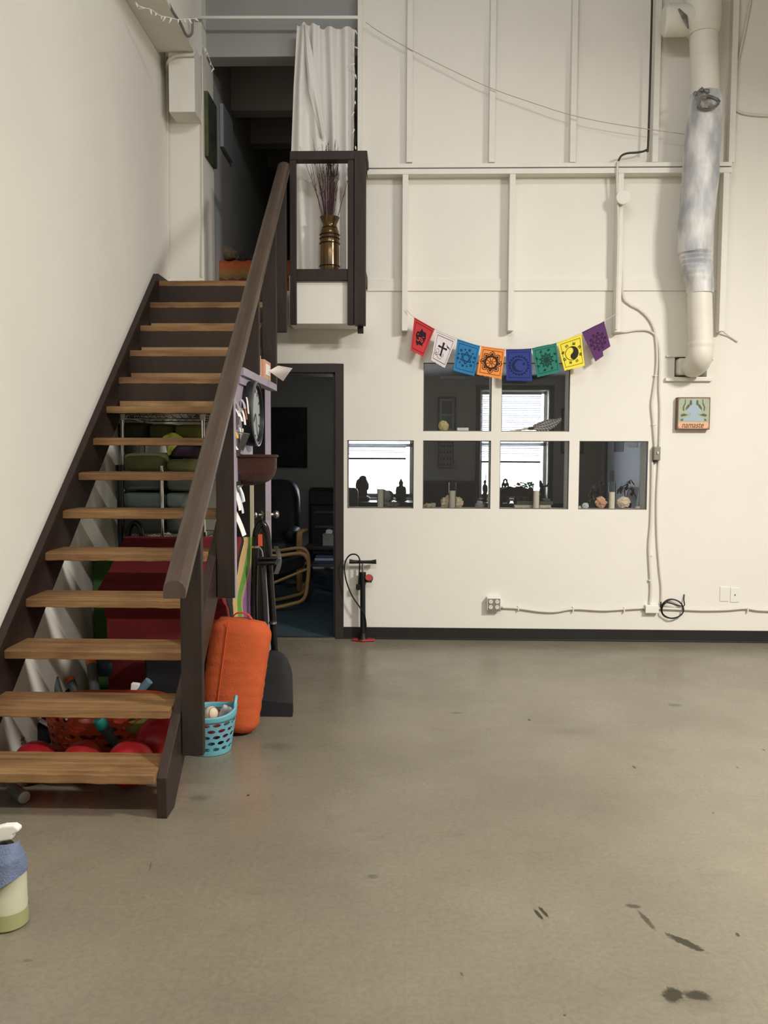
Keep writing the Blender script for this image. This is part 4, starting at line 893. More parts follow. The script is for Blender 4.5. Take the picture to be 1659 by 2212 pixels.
# half round wicker basket on the panel
wb_y = 4.455; wz1 = atX(556, 985, -.80).z; 
wk = thing('wicker_basket', (PX, wb_y, wz1-.165), 'dark red brown half round wicker basket hanging under the clock', 'basket')
WICK = bpy.data.materials.new('dark_wicker'); WICK.use_nodes = True; nt = WICK.node_tree; N = nt.nodes; L = nt.links; b = N['Principled BSDF']
tcn = N.new('ShaderNodeTexCoord'); wv = N.new('ShaderNodeTexWave'); wv.bands_direction = 'DIAGONAL'; wv.inputs['Scale'].default_value = 48; wv.inputs['Distortion'].default_value = 6; wv.inputs['Detail'].default_value = 3; wv.inputs['Detail Scale'].default_value = 9
L.new(tcn.outputs['Object'], wv.inputs['Vector']); r = N.new('ShaderNodeValToRGB'); r.color_ramp.elements[0].color = (*lin((36, 14, 10)), 1); r.color_ramp.elements[1].color = (*lin((98, 46, 30)), 1)
L.new(wv.outputs['Color'], r.inputs[0]); L.new(r.outputs[0], b.inputs['Base Color']); b.inputs['Roughness'].default_value = .45
bp = N.new('ShaderNodeBump'); bp.inputs['Strength'].default_value = .9; bp.inputs['Distance'].default_value = .008; L.new(wv.outputs['Fac'], bp.inputs['Height']); L.new(bp.outputs[0], b.inputs['Normal'])
RB = .13
def wf(u, v):
    a = -math.pi/2+math.pi*u; rr = max(0, 1-(v*.985)**4.2)**(1/2.4)
    return (PX+.003+.178*rr*math.cos(a), wb_y+RB*1.05*rr*math.sin(a), wz1-.155*v)
MB().grid(wf, 28, 14, (-.006, 0, .0)).build('basket_bowl', WICK, wk, smooth=True)
MB().tube([V((PX+.003+.18*math.cos(a), wb_y+RB*1.06*math.sin(a), wz1)) for a in [-math.pi/2+math.pi*i/24 for i in range(25)]], .008, 8).build('basket_rim', WICK, wk, smooth=True)
MB().box((PX, wb_y-RB, wz1-.155), (PX+.008, wb_y+RB, wz1)).build('basket_back', mat('black_back', (26, 22, 22), .8), wk)
# letter holders, cards and papers hanging on the panel
def zx(py, x=PX+.03): return atX(525, py, x).z
mh = thing('mesh_letter_holder', (PX, 4.28, zx(984)), 'grey wire mesh letter holder between the key tags and wicker basket', 'letter holder')
MESHM = mat('grey_wire_mesh', (96, 94, 92), .4, .6)
m_ = MB(); y0, y1, z0, z1 = 4.19, 4.36, zx(984), zx(937)
for i in range(13): y = y0+(y1-y0)*i/12; m_.tube([(PX+.012, y, z0), (PX+.055, y, z1)], .0013, 4)
for i in range(11): t = i/10; m_.tube([(PX+.012+.043*t, y0, z0+(z1-z0)*t), (PX+.012+.043*t, y1, z0+(z1-z0)*t)], .0013, 4)
m_.build('mesh_front', MESHM, mh)
MB().tube([(PX+.003, y0, z1+.012), (PX+.055, y0, z1), (PX+.055, y1, z1), (PX+.003, y1, z1+.012), (PX+.003, y1, z0), (PX+.012, y1, z0), (PX+.012, y0, z0), (PX+.003, y0, z0)], .0028, 6, closed=True).build('mesh_frame', MESHM, mh)
PAPG = mat('grey_paper', (150, 150, 152), .8); PAPR = mat('brick_red_paper', (158, 84, 66), .8); PAPY = mat('yellow_paper', (222, 172, 46), .8); PAPB = mat('pale_blue_paper', (178, 196, 200), .8)
def sheet(name, y, pyt, pyb, wd, m_, label, cat, out=.012, tilt=.25, lean=.02):
    z1, z0 = zx(pyt), zx(pyb)
    def f(u, v): return (PX+out+lean*v+.006*math.sin(2.5*v+y*9), y+wd*(u-.5)+tilt*(z0-z1)*v*-1*.35, z1+(z0-z1)*v)
    o = MB().grid(f, 4, 8, (.0012, 0, 0)).build(name, m_, smooth=True); return tag(o, label, cat)
sheet('envelope', 4.335, 975-38, 981, .07, PAPG, 'grey folded leaflet standing in the mesh letter holder', 'leaflet', .022, 0, .0)
sheet('key_tag', 4.17, 868, 893, .05, PAPG, 'grey tag hanging at the top left of the lilac panel', 'tag', .02)
sheet('key_tag', 4.26, 864, 884, .06, mat('lavender_tag', (176, 170, 184), .7), 'lavender grey tag at the top of the lilac panel beside the clock', 'tag', .03)
sheet('paper_tag', 4.135, 880, 903, .04, PAPER, 'white hooked tag next to the stair post', 'tag', .02)
sheet('paper_tag', 4.20, 889, 912, .055, PAPER, 'white square tag hanging lowest of the upper tags', 'tag', .024)
sheet('paper_tag', 4.275, 882, 918, .05, PAPER, 'curled white paper strip beside the brick red card', 'tag', .026, .6)
sheet('paper_card', 4.325, 881, 906, .04, PAPR, 'brick red card behind the curled white strip', 'card', .03)
sheet('paper_tag', 4.36, 857, 893, .035, PAPER, 'long white paper tag touching the clock edge', 'tag', .034)
sheet('sticky_note', 4.14, 924, 948, .05, PAPY, 'yellow paper arrow note beside the stair post', 'note', .014, -.5)
sheet('paper_card', 4.13, 955, 972, .04, PAPER, 'small white card low beside the mesh holder', 'card', .012)
sheet('paper_card', 4.22, 925, 938, .03, PAPER, 'white slip standing left in the mesh letter holder', 'card', .03, 0, 0)
sheet('paper_card', 4.28, 926, 938, .03, mat('cream_card', (226, 218, 196), .8), 'cream slip standing right in the mesh letter holder', 'card', .03, 0, 0)
hk = thing('hook_rail', (PX, 4.2, zx(1050)), 'black hook rail under the wicker basket holding papers', 'hook rail')
MB().box((PX, 4.11, zx(1050)), (PX+.012, 4.29, zx(1040))).build('rail', BLACKP, hk, bevel=.002)
for y in (4.14, 4.2, 4.26): MB().tube([(PX+.012, y, zx(1048)), (PX+.03, y, zx(1052)), (PX+.036, y, zx(1046))], .003, 6).build('hook', CHROME, hk)
sheet('hanging_paper', 4.14, 1050, 1098, .07, PAPER, 'narrow white paper hanging nearest the post on the hook rail', 'paper', .02)
sheet('hanging_paper', 4.23, 1052, 1082, .035, PAPER, 'short white paper strip on the middle hook', 'paper', .028)
sheet('hanging_paper', 4.185, 1062, 1106, .05, mat('bluish_white_paper', (214, 222, 226), .8), 'bluish white paper strip on the hook rail', 'paper', .024, .6)
sheet('hanging_paper', 4.26, 1048, 1085, .06, PAPB, 'pale blue sheet behind the strips on the hook rail', 'paper', .012)
sheet('paper_bundle', 4.13, 1090, 1152, .10, PAPER, 'long white newsletter hanging lowest at the stair post', 'paper', .014, .9, .04)

# ================================================================ FOAM MATS BEHIND THE STAIRS
MX = -.94
def bpath(tab, k):
    P = [atX(px, py, MX) for px, py in tab]; P.append(V((MX, max(P[-1].y+.02, 4.40+.055*k), P[-1].z-.14))); P.append(V((MX, max(P[-1].y-.01, 4.41+.055*k), .003))); return P
ys_ = (1168, 1175, 1209, 1242, 1293)
edges_px = [(518, 515, 506, 496, 481), (524, 522, 514, 504, 490), (527, 526.5, 518, 513, 503), (538, 536, 530, 523, 512), (548, 545, 541, 535, 521.5), (551, 549, 545, 539, 526), (560, 558, 553, 548, 541)]
BP = [bpath(list(zip(t, ys_)), k) for k, t in enumerate(edges_px)]
def foam(nm, c): return mat(nm, c, .85, var=.08, scale=30, bump=.15, bscale=200)
def mat_slab(i, x0, x1, m_, label):
    A_ = [V((0, p_.y+.001, p_.z)) for p_ in BP[i]]; B_ = [V((0, p_.y-.001, p_.z)) for p_ in BP[i+1]]
    mid = (A_[0]+B_[0])/2+V((0, 0, .022)); L_ = [(A_[0]+mid)/2+V((0, -.004, .006))]
    poly = smooth_path(A_[::-1], 3)+[L_[0], mid, (B_[0]+mid)/2+V((0, .004, .006))]+smooth_path(B_, 3)
    poly = [V((x0, p_.y, max(.003, p_.z))) for p_ in poly]
    o = MB().prism(poly, (x1-x0, 0, 0)).build('foam_mat', m_, bevel=.003); return tag(o, label, 'mat', 'foam mats leaning behind the stairs')
mat_slab(0, -1.60, MX-.003, foam('crimson_mat', (112, 28, 32)), 'crimson red foam mat standing behind the stairs, nearest of the mats')
mat_slab(1, -1.5, MX, foam('black_mat', (26, 24, 24)), 'thin black foam mat between the red and the tan mat')
mat_slab(2, -1.15, MX+.002, foam('tan_mat', (196, 164, 112)), 'tan foam mat next to the green one, edge showing beside the post')
mat_slab(3, -1.15, MX, foam('green_mat', (96, 148, 54)), 'bright green foam mat between the two tan mats')
mat_slab(4, -1.15, MX-.002, foam('pale_tan_mat', (176, 148, 108)), 'thin tan foam mat between the green and the purple mat')
mat_slab(5, -1.15, MX, foam('purple_mat', (140, 96, 140)), 'purple foam mat, hindmost of the leaning mats')
tag(MB().box((-1.79, 4.72, .002), (-1.61, 4.80, .83)).build('green_exercise_mat', foam('dark_green_mat', (66, 104, 48)), bevel=.01), 'dark green mat standing against the left wall beside red mat', 'mat')

# ---------------------------------------------------------------- wire rack with bolsters
RX0, RX1, RY0, RY1 = -1.752, -1.255, 5.16, 5.62
rk = thing('wire_rack', ((RX0+RX1)/2, (RY0+RY1)/2, 0), 'chrome wire shelving rack full of bolsters under the stairs', 'rack')
def wshelf(z, front=True):
    m_ = MB()
    for i in range(25): x = RX0+(RX1-RX0)*i/24; m_.tube([(x, RY0, z), (x, RY1, z)], .002, 4)
    for y in (RY0, RY1):
        m_.tube([(RX0, y, z+.006), (RX1, y, z+.006)], .004, 6).tube([(RX0, y, z-.026), (RX1, y, z-.026)], .004, 6)
        zig = [(RX0+.02+(RX1-RX0-.04)*i/18, y, z+.004 if i % 2 else z-.024) for i in range(19)]; m_.tube(zig, .003, 5)
    for x in (RX0, RX1): m_.tube([(x, RY0, z+.006), (x, RY1, z+.006)], .004, 6).tube([(x, RY0, z-.026), (x, RY1, z-.026)], .004, 6).tube([(x, RY0+.02+(RY1-RY0-.04)*i/16, z+.004 if i % 2 else z-.024) for i in range(17)], .003, 5)
    m_.build('wire_shelf', CHROME, rk)
SHZ = [atY(320, 895, RY0).z, atY(300, 1021, RY0).z-.012, atY(300, 1158, RY0).z-.012, .30]
for z in SHZ: wshelf(z)
for x in (RX0, RX1):
    for y in (RY0, RY1):
        rpst = MB().tube([(x, y, 0), (x, y, SHZ[0]+.02)], .0125, 12).build('rack_post', CHROME, rk, smooth=True)
        for z in SHZ[:1]: MB().lathe([(.016, -.036), (.02, .012), (.016, .014)], (x, y, z), 12).build('shelf_collar', WHITEP, rpst)
# front inner post
xm = atY(361, 1080, RY0-.02).x
tag(MB().tube([(xm, RY0-.13, 0), (xm, RY0-.13, atY(361, 1006, RY0-.13).z)], .013, 12).build('chrome_pole', CHROME, smooth=True), 'upright chrome pole standing in front of the bolster stacks', 'pole')
xq = atY(443, 1150, 5.12).x
tag(MB().tube([(xq, 5.12, 0), (xq, 5.12, atY(443, 1149, 5.12).z)], .012, 12).build('chrome_pole', CHROME, smooth=True), 'short chrome pole behind the handrail beside the red mat', 'pole')
tag(MB().tube([(-1.70, 4.95, 0.0), (-1.70, 4.95, atY(252, 1012, 4.95).z)], .02, 12).tube([(-1.70, 4.95, atY(252, 1012, 4.95).z-.01), (-1.70, 4.95, atY(252, 1004, 4.95).z)], .026, 12).build('black_pole', mat('navy_black_metal', (20, 22, 30), .3), smooth=True), 'dark pole standing left of the bolster stacks', 'pole')
def bolster(px0, px1, py0, py1, rgb, label, yf=5.05, ln=.5, seed=0, m=None):
    a, b_ = atY(px0, py1, yf), atY(px1, py0, yf)
    c_ = V(((a.x+b_.x)/2, yf+ln/2, (a.z+b_.z)/2)); hx_, hz_ = (b_.x-a.x)/2, (b_.z-a.z)/2
    m_ = m or mat('bolster_cotton_%d_%d_%d' % rgb, rgb, .95, var=.06, scale=10, bump=.1, bscale=80)
    e = thing('bolster', (c_.x, c_.y, a.z), label, 'bolster', 'bolsters stacked on the wire rack')
    MB().blob(c_, (hx_, ln/2, hz_), .03, 2.2, seed, 28, 18, None, .42).build('bolster_body', m_, e, smooth=True)
    P = []
    for i in range(32):
        an = 2*math.pi*i/32; cx, sz = math.cos(an), math.sin(an); sg = lambda x: math.copysign(abs(x)**.5, x)
        P.append(V((c_.x+hx_*.93*sg(cx), yf+.045, c_.z+hz_*.93*sg(sz))))
    return e
OL1, OL2, SG1, SG2 = (124, 130, 88), (84, 92, 66), (104, 116, 108), (92, 104, 98)
zb1 = 1021
bolster(258, 357, 978, 1020, OL1, 'light olive bolster on top of the left stack', seed=1)
bolster(353, 418, 992, 1020, OL1, 'light olive bolster on top of the right stack', seed=2)
bolster(258, 353, 1034, 1061, SG2, 'dark sage bolster second from the top in the left stack', seed=3)
bolster(353, 420, 1034, 1062, SG1, 'grey sage bolster second from the top in the right stack', seed=4)
bolster(256, 354, 1063, 1103, SG2, 'grey green bolster third from the top in the left stack', seed=5)
bolster(353, 398, 1064, 1101, SG1, 'grey green bolster third from the top in the right stack', seed=6)
bolster(254, 354, 1105, 1157, SG1, 'grey sage bolster at the bottom of the left stack', seed=7)
bolster(353, 410, 1105, 1157, SG2, 'grey sage bolster at the bottom of the right stack', seed=8)
bolster(246, 316, 912, 950, (62, 66, 52), 'very dark olive bolster, left on the upper shelf', 5.2, .35, 9)
bolster(317, 374, 915, 950, (84, 90, 56), 'dark olive bolster in the middle of the upper shelf', 5.2, .35, 10)
bolster(372, 436, 916, 950, (112, 118, 58), 'moss green bolster, right on the upper shelf', 5.2, .35, 11)
tag(MB().box((RX0, 5.17, atY(300, 951, 5.17).z-.03), (RX1-.0, 5.6, atY(300, 951, 5.17).z)).build('shelf_board', mat('dark_shelf_board', (40, 36, 32), .7)), 'dark board carrying the three upper bolsters', 'board')
q0, q1, q2, q3 = atY(351, 944, 5.09), atY(372, 934, 5.12), atY(395, 946, 5.09), atY(366, 985, 5.07)
def clothf(u, v):
    t = q0.lerp(q2, u); t.z += .03*math.sin(math.pi*u); bt_ = q3+V(((u-.5)*.03, 0, .05*abs(u-.45)))
    p_ = t.lerp(bt_, v); p_.y += .012*math.sin(7*u+3*v); return p_
tag(MB().grid(clothf, 14, 12, (0, .004, 0)).build('green_cloth', mat('lime_green_cloth', (142, 146, 62), .95, var=.08, scale=14), smooth=True), 'lime green cloth flap hanging over the upper shelf edge', 'cloth')
bolster(362, 420, 962, 991, (46, 30, 42), 'dark plum bolster just under the green cloth flap', 5.11, .4, 12)
# black hoop standing in front of the rack
hp = thing('tube_hoop', atY(285, 1180, 4.92), 'black tubular hoop in front of the rack above the red mat', 'exercise frame')
P = smooth_path([atY(276, 1200, 4.93), atY(277, 1160, 4.93), atY(282, 1138, 4.93), atY(291, 1130, 4.93), atY(301, 1136, 4.93), atY(306, 1152, 4.93), atY(310, 1190, 4.93)], 6)
P = [V((P[0].x, P[0].y, 0.0))]+P+[V((P[-1].x, P[-1].y, 0.0))]
MB().tube(P, .018, 12).build('hoop_tube', BLACKM, hp, smooth=True)

# ================================================================ BALLS AND GEAR UNDER THE STAIRS
def ball(px, py, Y, r_, m_, label, name='exercise_ball', group=None):
    c_ = atY(px, py, Y); c_.z = max(c_.z, r_)
    e = MB().blob(c_, (r_, r_, r_), 0, nu=36, nv=24).build(name, m_, smooth=True); return tag(e, label, 'ball', group)
ball(350, 1625, 3.72, .118, RED, 'bright red ball behind the newel post, rightmost under the lowest treads')
ball(282, 1672, 3.49, .10, mat('dark_red_rubber', (158, 28, 34), .4), 'dark red ball on the floor just under the lowest tread')
ball(76, 1664, 3.52, .09, RED, 'red ball under the lowest treads, leftmost')
ball(180, 1668, 3.54, .088, mat('crimson_rubber', (170, 40, 40), .42), 'red ball in front of the orange laundry basket, middle one')
# orange laundry basket
def perforated(mapf, nu, nv, hu, hv, stagger=True, margin=0):
    m_ = MB()
    for j in range(nv):
        for i in range(nu):
            o_ = .5 if (stagger and j % 2) else 0
            cu_, cv = (i+.5+o_)/nu, (j+.5)/nv; K = 16; outer, inner = [], []
            for k_ in range(K):
                a = 2*math.pi*k_/K; c_, s_ = math.cos(a), math.sin(a); mxx = max(abs(c_), abs(s_))
                outer.append((cu_+.5/nu*c_/mxx, cv+.5/nv*s_/mxx)); inner.append((cu_+.5/nu*hu*c_, cv+.5/nv*hv*s_))
            P = [mapf(*p_) for p_ in outer]+[mapf(*p_) for p_ in inner]
            m_.add(P, [(k_, (k_+1) % K, K+(k_+1) % K, K+k_) for k_ in range(K)])
    return m_
OB = mat('orange_basket_plastic', (168, 66, 34), .45)
ob_c = V((-1.43, 3.93, 0)); obx, oby, obh = .27, .19, .24
lb_ = thing('laundry_basket', ob_c, 'orange plastic laundry basket with oval holes under the stairs', 'basket')
def rrect(u, ax, ay):
    a = 2*math.pi*u; c_, s_ = math.cos(a), math.sin(a); g = lambda x: math.copysign(abs(x)**.55, x); return ax*g(c_), ay*g(s_)
def obf(u, v): k_ = .86+.14*v; x, y = rrect(u, obx*k_, oby*k_); return (ob_c.x+x, ob_c.y+y, .02+(obh-.04)*v)
perforated(obf, 26, 5, .78, .62).build('basket_wall', OB, lb_, solid=.004)
MB().tube([V((ob_c.x+rrect(i/48, obx, oby)[0], ob_c.y+rrect(i/48, obx, oby)[1], obh-.012)) for i in range(48)], .011, 8, closed=True).build('basket_rim', OB, lb_, smooth=True)
MB().prism([V((ob_c.x+rrect(i/40, obx*.86, oby*.86)[0], ob_c.y+rrect(i/40, obx*.86, oby*.86)[1], .003)) for i in range(40)], (0, 0, .02)).build('basket_base', OB, lb_)
for i, (dx, dy, rr, c) in enumerate(((-.12, .02, .085, (150, 46, 36)), (.04, -.04, .08, (170, 52, 34)), (.17, .06, .06, (120, 34, 40)))):
    tag(MB().blob((ob_c.x+dx, ob_c.y+dy, .03+rr), (rr, rr, rr)).build('play_ball', mat('basket_ball_%d' % i, c, .45), smooth=True), ['brownish red ball at the left inside the orange laundry basket', 'orange red ball in the middle of the orange laundry basket', 'deep crimson ball at the right inside the orange laundry basket'][i], 'ball')
# foam rollers and bottles with orange ends
def roller(p0, p1, r_, body, endc, label, name='foam_roller'):
    e = thing(name, p0, label, 'foam roller', None); d = (p1-p0)
    MB().tube([p0, p0+d*.78], r_, 14).build('roller_body', body, e, smooth=True)
    MB().tube([p0+d*.78, p0+d*.82, p1], [r_*1.02, r_*1.1, r_*.95], 14).build('roller_end', endc, e, smooth=True); return e
GREYB = mat('grey_grip', (78, 84, 84), .6); ORE = mat('orange_grip', (222, 104, 44), .5); TEAL = mat('teal_grip', (48, 160, 150), .5)
def rl_(pa, Ya, pb, Yb, r_, endc, label): return roller(atY(*pa, Ya), atY(*pb, Yb), r_, GREYB, endc, label)
rl_((164, 1499), 4.3, (150, 1463), 4.32, .022, ORE, 'grey handled roller with orange end, middle one above the lower tread')
rl_((206, 1500), 4.25, (196, 1420), 4.4, .026, ORE, 'tall grey roller with orange end, right one above the lower tread')
rl_((128, 1500), 4.2, (116, 1461), 4.24, .02, mat('brown_grip', (110, 70, 62), .6), 'grey roller with brown end in front of the tilted black box')
rl_((272, 1630), 3.80, (212, 1552), 3.74, .03, TEAL, 'grey roller with teal end leaning on the orange laundry basket')
tag(MB().blob(atY(86, 1486, 4.2), (.03, .03, .022), .2, 3, 1).build('orange_ball', ORE, smooth=True), 'small orange ball on the tilted black box', 'ball')
bx = thing('black_box', atY(95, 1500, 4.3), 'black box tilted on its corner against the left wall', 'box')
q = atY(100, 1498, 4.38); MB().obox(q, (.12, .06, .09), Ry(.55)).build('box_body', BLACKF, bx, bevel=.004)
tag(MB().box((-1.34, 4.22, .002), (-1.045, 4.36, .40)).build('black_case', BLACKC, bevel=.01), 'big black case standing behind the lower treads, right half', 'case')
q = atY(224, 1440, 4.45); tag(MB().blob(q, (.07, .06, .05), 0, pw=.7).build('blue_bucket', mat('dark_blue_plastic', (34, 56, 78), .5), smooth=True), 'dark blue rounded tub behind the fifth tread gap', 'tub')
q = atY(293, 1488, 4.2); tag(MB().obox(q, (.022, .015, .03), Ry(.1)).build('white_carton', WHITEP, bevel=.003), 'small white carton in front of the black case', 'carton')
q = atY(314, 1483, 4.2); tag(MB().tube([q+V((-.03, 0, -.025)), q+V((.02, 0, .03))], .022, 12).build('blue_cup', mat('slate_blue_plastic', (96, 122, 138), .5), smooth=True), 'slate blue cup in front of the black case', 'cup')
q = atY(60, 1590, 4.0); st_ = MB()
for i in range(3): st_.obox(q+V((0, .02*i, -.02)), (.10, .012, .10), Ry(.5+.5*i))
tag(st_.build('black_foam_block', BLACKF, bevel=.01), 'jagged black foam block left of the orange basket', 'foam block')
q = atY(100, 1562, 3.97); tag(MB().tube([q+V((-.03, 0, .015)), q+V((.03, 0, -.02))], .011, 10).build('white_cap_bottle', WHITEP, smooth=True), 'tiny white bottle on the black foam block', 'bottle')
q = atY(12, 1612, 3.82); tag(MB().blob(q, (.09, .06, .035), .2, 3, 4, M=Ry(-.4)).build('yellow_sandbag', mat('mustard_cloth', (148, 128, 44), .9), smooth=True), 'mustard yellow beanbag at the far left under the stairs', 'beanbag')
q = atY(300, 1566, 3.80); tag(MB().blob(q, (.06, .045, .04), .12, 2, 6, pw=.6).build('olive_block', mat('olive_foam', (112, 112, 52), .9), smooth=True), 'olive foam block between the basket and the large red ball', 'foam block')
can0, can1 = atZ(26, 1705, .03), atZ(52, 1722, .03)
cn = thing('drink_can', (can0+can1)/2, 'silver grey tube lying on the floor under the lowest tread', 'tube')
MB().tube([can0, can1], .026, 16).build('can_body', mat('grey_can', (120, 124, 124), .35, .5), cn, smooth=True); MB().tube([can1, can1+(can1-can0).normalized()*.004], .024, 16).build('can_end', STEEL, cn)

# ================================================================ RIGHT OF THE STAIRS
# turquoise basket
bc = V((-.945, 3.95, 0)); BR, BH = .128, .20
TQ = mat('turquoise_plastic', (104, 166, 178), .45)
tbk = thing('plastic_basket', bc, 'turquoise plastic basket with oval holes and a loop handle beside the newel post', 'basket')
def tqf(u, v): a = 2*math.pi*u; r_ = BR*(.80+.20*v); return (bc.x+r_*math.cos(a), bc.y+r_*math.sin(a), .018+(BH-.05)*v)
perforated(tqf, 15, 5, .74, .62).build('basket_wall', TQ, tbk, solid=.003)
rimz = lambda a: BH-.005+.028*max(0, math.cos(a-.2))**4+.02*max(0, -math.cos(a-.2))**4
MB().grid(lambda u, v: (bc.x+(BR*1.0+.004*v)*math.cos(2*math.pi*u), bc.y+(BR+.004*v)*math.sin(2*math.pi*u), BH-.036+(rimz(2*math.pi*u)-BH+.036)*v), 48, 3).build('basket_rim', TQ, tbk, smooth=True, solid=.005)
MB().lathe([(BR*.80, .002), (BR*.82, .02)], bc, 36).build('basket_base', TQ, tbk)
for a0 in (.2, math.pi+.2):
    P = [V((bc.x+BR*1.01*math.cos(a0+.34*math.cos(t)), bc.y+BR*1.01*math.sin(a0+.34*math.cos(t)), BH+.0+.055*math.sin(t))) for t in [math.pi*i/14 for i in range(15)]]
    MB().tube(P, .006, 8, flat=(1, 1.3)).build('handle', TQ, tbk, smooth=True)
BB = mat('worn_white_leather', (212, 200, 172), .6, var=.06, scale=9)
def baseball(c_, r_, label):
    e = thing('baseball', (c_.x, c_.y, c_.z-r_), label, 'ball'); bbd = MB().blob(c_, (r_, r_, r_), nu=28, nv=18).build('ball_body', BB, e, smooth=True)
    P = []
    for i in range(60):
        t = 2*math.pi*i/60; d = V((math.cos(t)+.45*math.cos(3*t), -(math.sin(t)-.45*math.sin(3*t)), 1.25*math.sin(2*t))).normalized(); P.append(c_+d*r_*1.005)
    MB().tube(P, .0016, 5, closed=True).build('stitching', mat('brown_stitch', (150, 80, 62), .7), bbd)
baseball(atY(456, 1541, 3.96), .034, 'worn white baseball lying on top in the turquoise basket')
baseball(atY(432, 1561, 3.94), .034, 'second worn baseball half hidden by the newel post')
PINK = mat('pink_rubber', (214, 74, 104), .45)
for i, (dx, dy, z, r_, m_, lb) in enumerate(((.035, -.03, .115, .045, PINK, 'pink ball showing through the upper holes of the turquoise basket'), (.06, .04, .06, .042, mat('magenta_rubber', (150, 40, 86), .45), 'magenta ball showing through the side holes of the turquoise basket'), (-.03, -.02, .05, .042, mat('grey_rubber', (130, 136, 134), .5), 'grey ball at the bottom of the turquoise basket'), (-.04, .05, .12, .04, mat('white_rubber', (214, 214, 208), .5), 'white ball deep in the turquoise basket'))):
    tag(MB().blob(bc+V((dx, dy, z)), (r_, r_, r_)).build('massage_ball', m_, smooth=True), lb, 'ball')
q = atY(487, 1545, 3.97)
pk = thing('clear_packet', (q.x, q.y, q.z-.05), 'clear crumpled plastic packet sticking up in the turquoise basket', 'packet')
MB().obox(q, (.032, .012, .048), Ry(.45)@Rx(.15)).build('packet_body', mat('cloudy_plastic', (184, 186, 184), .3), pk, bevel=.01)
MB().obox(q+V((-.002, -.0135, 0)), (.02, .001, .03), Ry(.45)@Rx(.15)).build('packet_label', mat('pale_label', (150, 154, 160), .5), pk)

# orange bolster leaning on the mats
ob_ = thing('orange_bolster', atZ(528, 1600, 0), 'orange cotton bolster leaning upright beside the stairs', 'bolster')
b0 = V((atY(492, 1500, 4.19).x, 4.19, .02)); t0_ = atY(525, 1338, 4.27)
ax = (t0_-b0).normalized(); sx_ = V((1, 0, 0)); sx_ = (sx_-ax*sx_.dot(ax)).normalized(); sy_ = ax.cross(sx_)
Lb = (t0_-b0).length; vs_ = []; nu_, nv_ = 40, 40
for j in range(nv_+1):
    v = j/nv_; 
    e_ = 1.0
    if v < .08: e_ = .78+.22*math.sin(math.pi/2*v/.08)
    if v > .88: e_ = .74+.26*math.cos(math.pi/2*(v-.88)/.12)
    wd = (.150+.006*v)*e_; dp = (.088+.004*v)*e_
    for i in range(nu_):
        a = 2*math.pi*i/nu_; g = lambda x: math.copysign(abs(x)**.78, x)
        cr_ = .0035*noise.noise(V((math.cos(a)*2, math.sin(a)*2, v*26)))+.0006*math.sin(v*60+3*math.sin(a*2))
        seam = -.006*math.exp(-((a-4.35)/.07)**2)
        vs_.append(b0+ax*(v*Lb)+sx_*((wd+cr_+seam)*g(math.cos(a)))+sy_*((dp+cr_+seam)*g(math.sin(a))))
m_ = MB(); m_.add(vs_, [(j*nu_+i, j*nu_+(i+1) % nu_, (j+1)*nu_+(i+1) % nu_, (j+1)*nu_+i) for j in range(nv_) for i in range(nu_)])
for j, s_ in ((0, -1), (nv_, 1)):
    c_ = b0+ax*(j/nv_*Lb+s_*.012); base = len(m_.v); m_.v.append(c_); m_.f += [(j*nu_+i, j*nu_+(i+1) % nu_, base) for i in range(nu_)]
obb = m_.build('bolster_body', ORANGEF, ob_, smooth=True, angle=50)
P = [b0+ax*(v*Lb)+sx_*((.150+.006*v)*math.cos(4.35)*1.04-.0)+sy_*((.088+.004*v)*math.copysign(abs(math.sin(4.35))**.78, -1)*1.02) for v in [.02+.96*i/20 for i in range(21)]]
MB().tube(P, .0035, 6).build('seam_piping', mat('orange_piping', (190, 74, 24), .9), obb, smooth=True)
h0 = b0+ax*(Lb+.008)
MB().tube(smooth_path([h0+sx_*-.05+sy_*-.02, h0+sx_*-.03+ax*.022+sy_*-.02, h0+sx_*.02+ax*.024+sy_*-.02, h0+sx_*.05+sy_*-.02], 5), .012, 8, flat=(1, .3)).build('handle', mat('red_orange_strap', (178, 58, 34), .9), ob_, smooth=True)

# black curled mat on the floor
cm_ = []
prof_ = [(0, .30), (.01, .22), (.02, .14), (.05, .07), (.10, .03)]
fm0, fm1 = atZ(563, 1548, 0), atZ(632, 1548, 0)
fb = atZ(610, 1470, 0)
cmo = thing('black_gym_mat', (fm0+fm1)/2, 'black rubber mat curling up off the floor behind the orange bolster', 'mat')
x0_, x1_ = fm0.x-.02, fm1.x
def cmf(u, v):
    # a sheet bent along X: flat toe, then rising and curling back
    t = v; y = fm0.y+.03+.42*t; z = .012+.0*t
    x = x0_+(x1_-x0_)*u-.05*t*u
    z = .014+.245*math.sin(min(1, t*1.15)*math.pi/2)**1.6*(1-u**5*.45)
    return (x, y-.10*u*t, z)
MB().grid(cmf, 16, 18, (0, .012, 0)).build('mat_sheet', BLACKF, cmo, smooth=True)
def cm2(u, v): x = x0_+(x1_-x0_)*u; return (x, fm0.y+.02*v, .002+.085*v*(1-.25*u))
MB().grid(cm2, 10, 3, (0, .014, 0)).build('mat_edge', BLACKC, cmo)

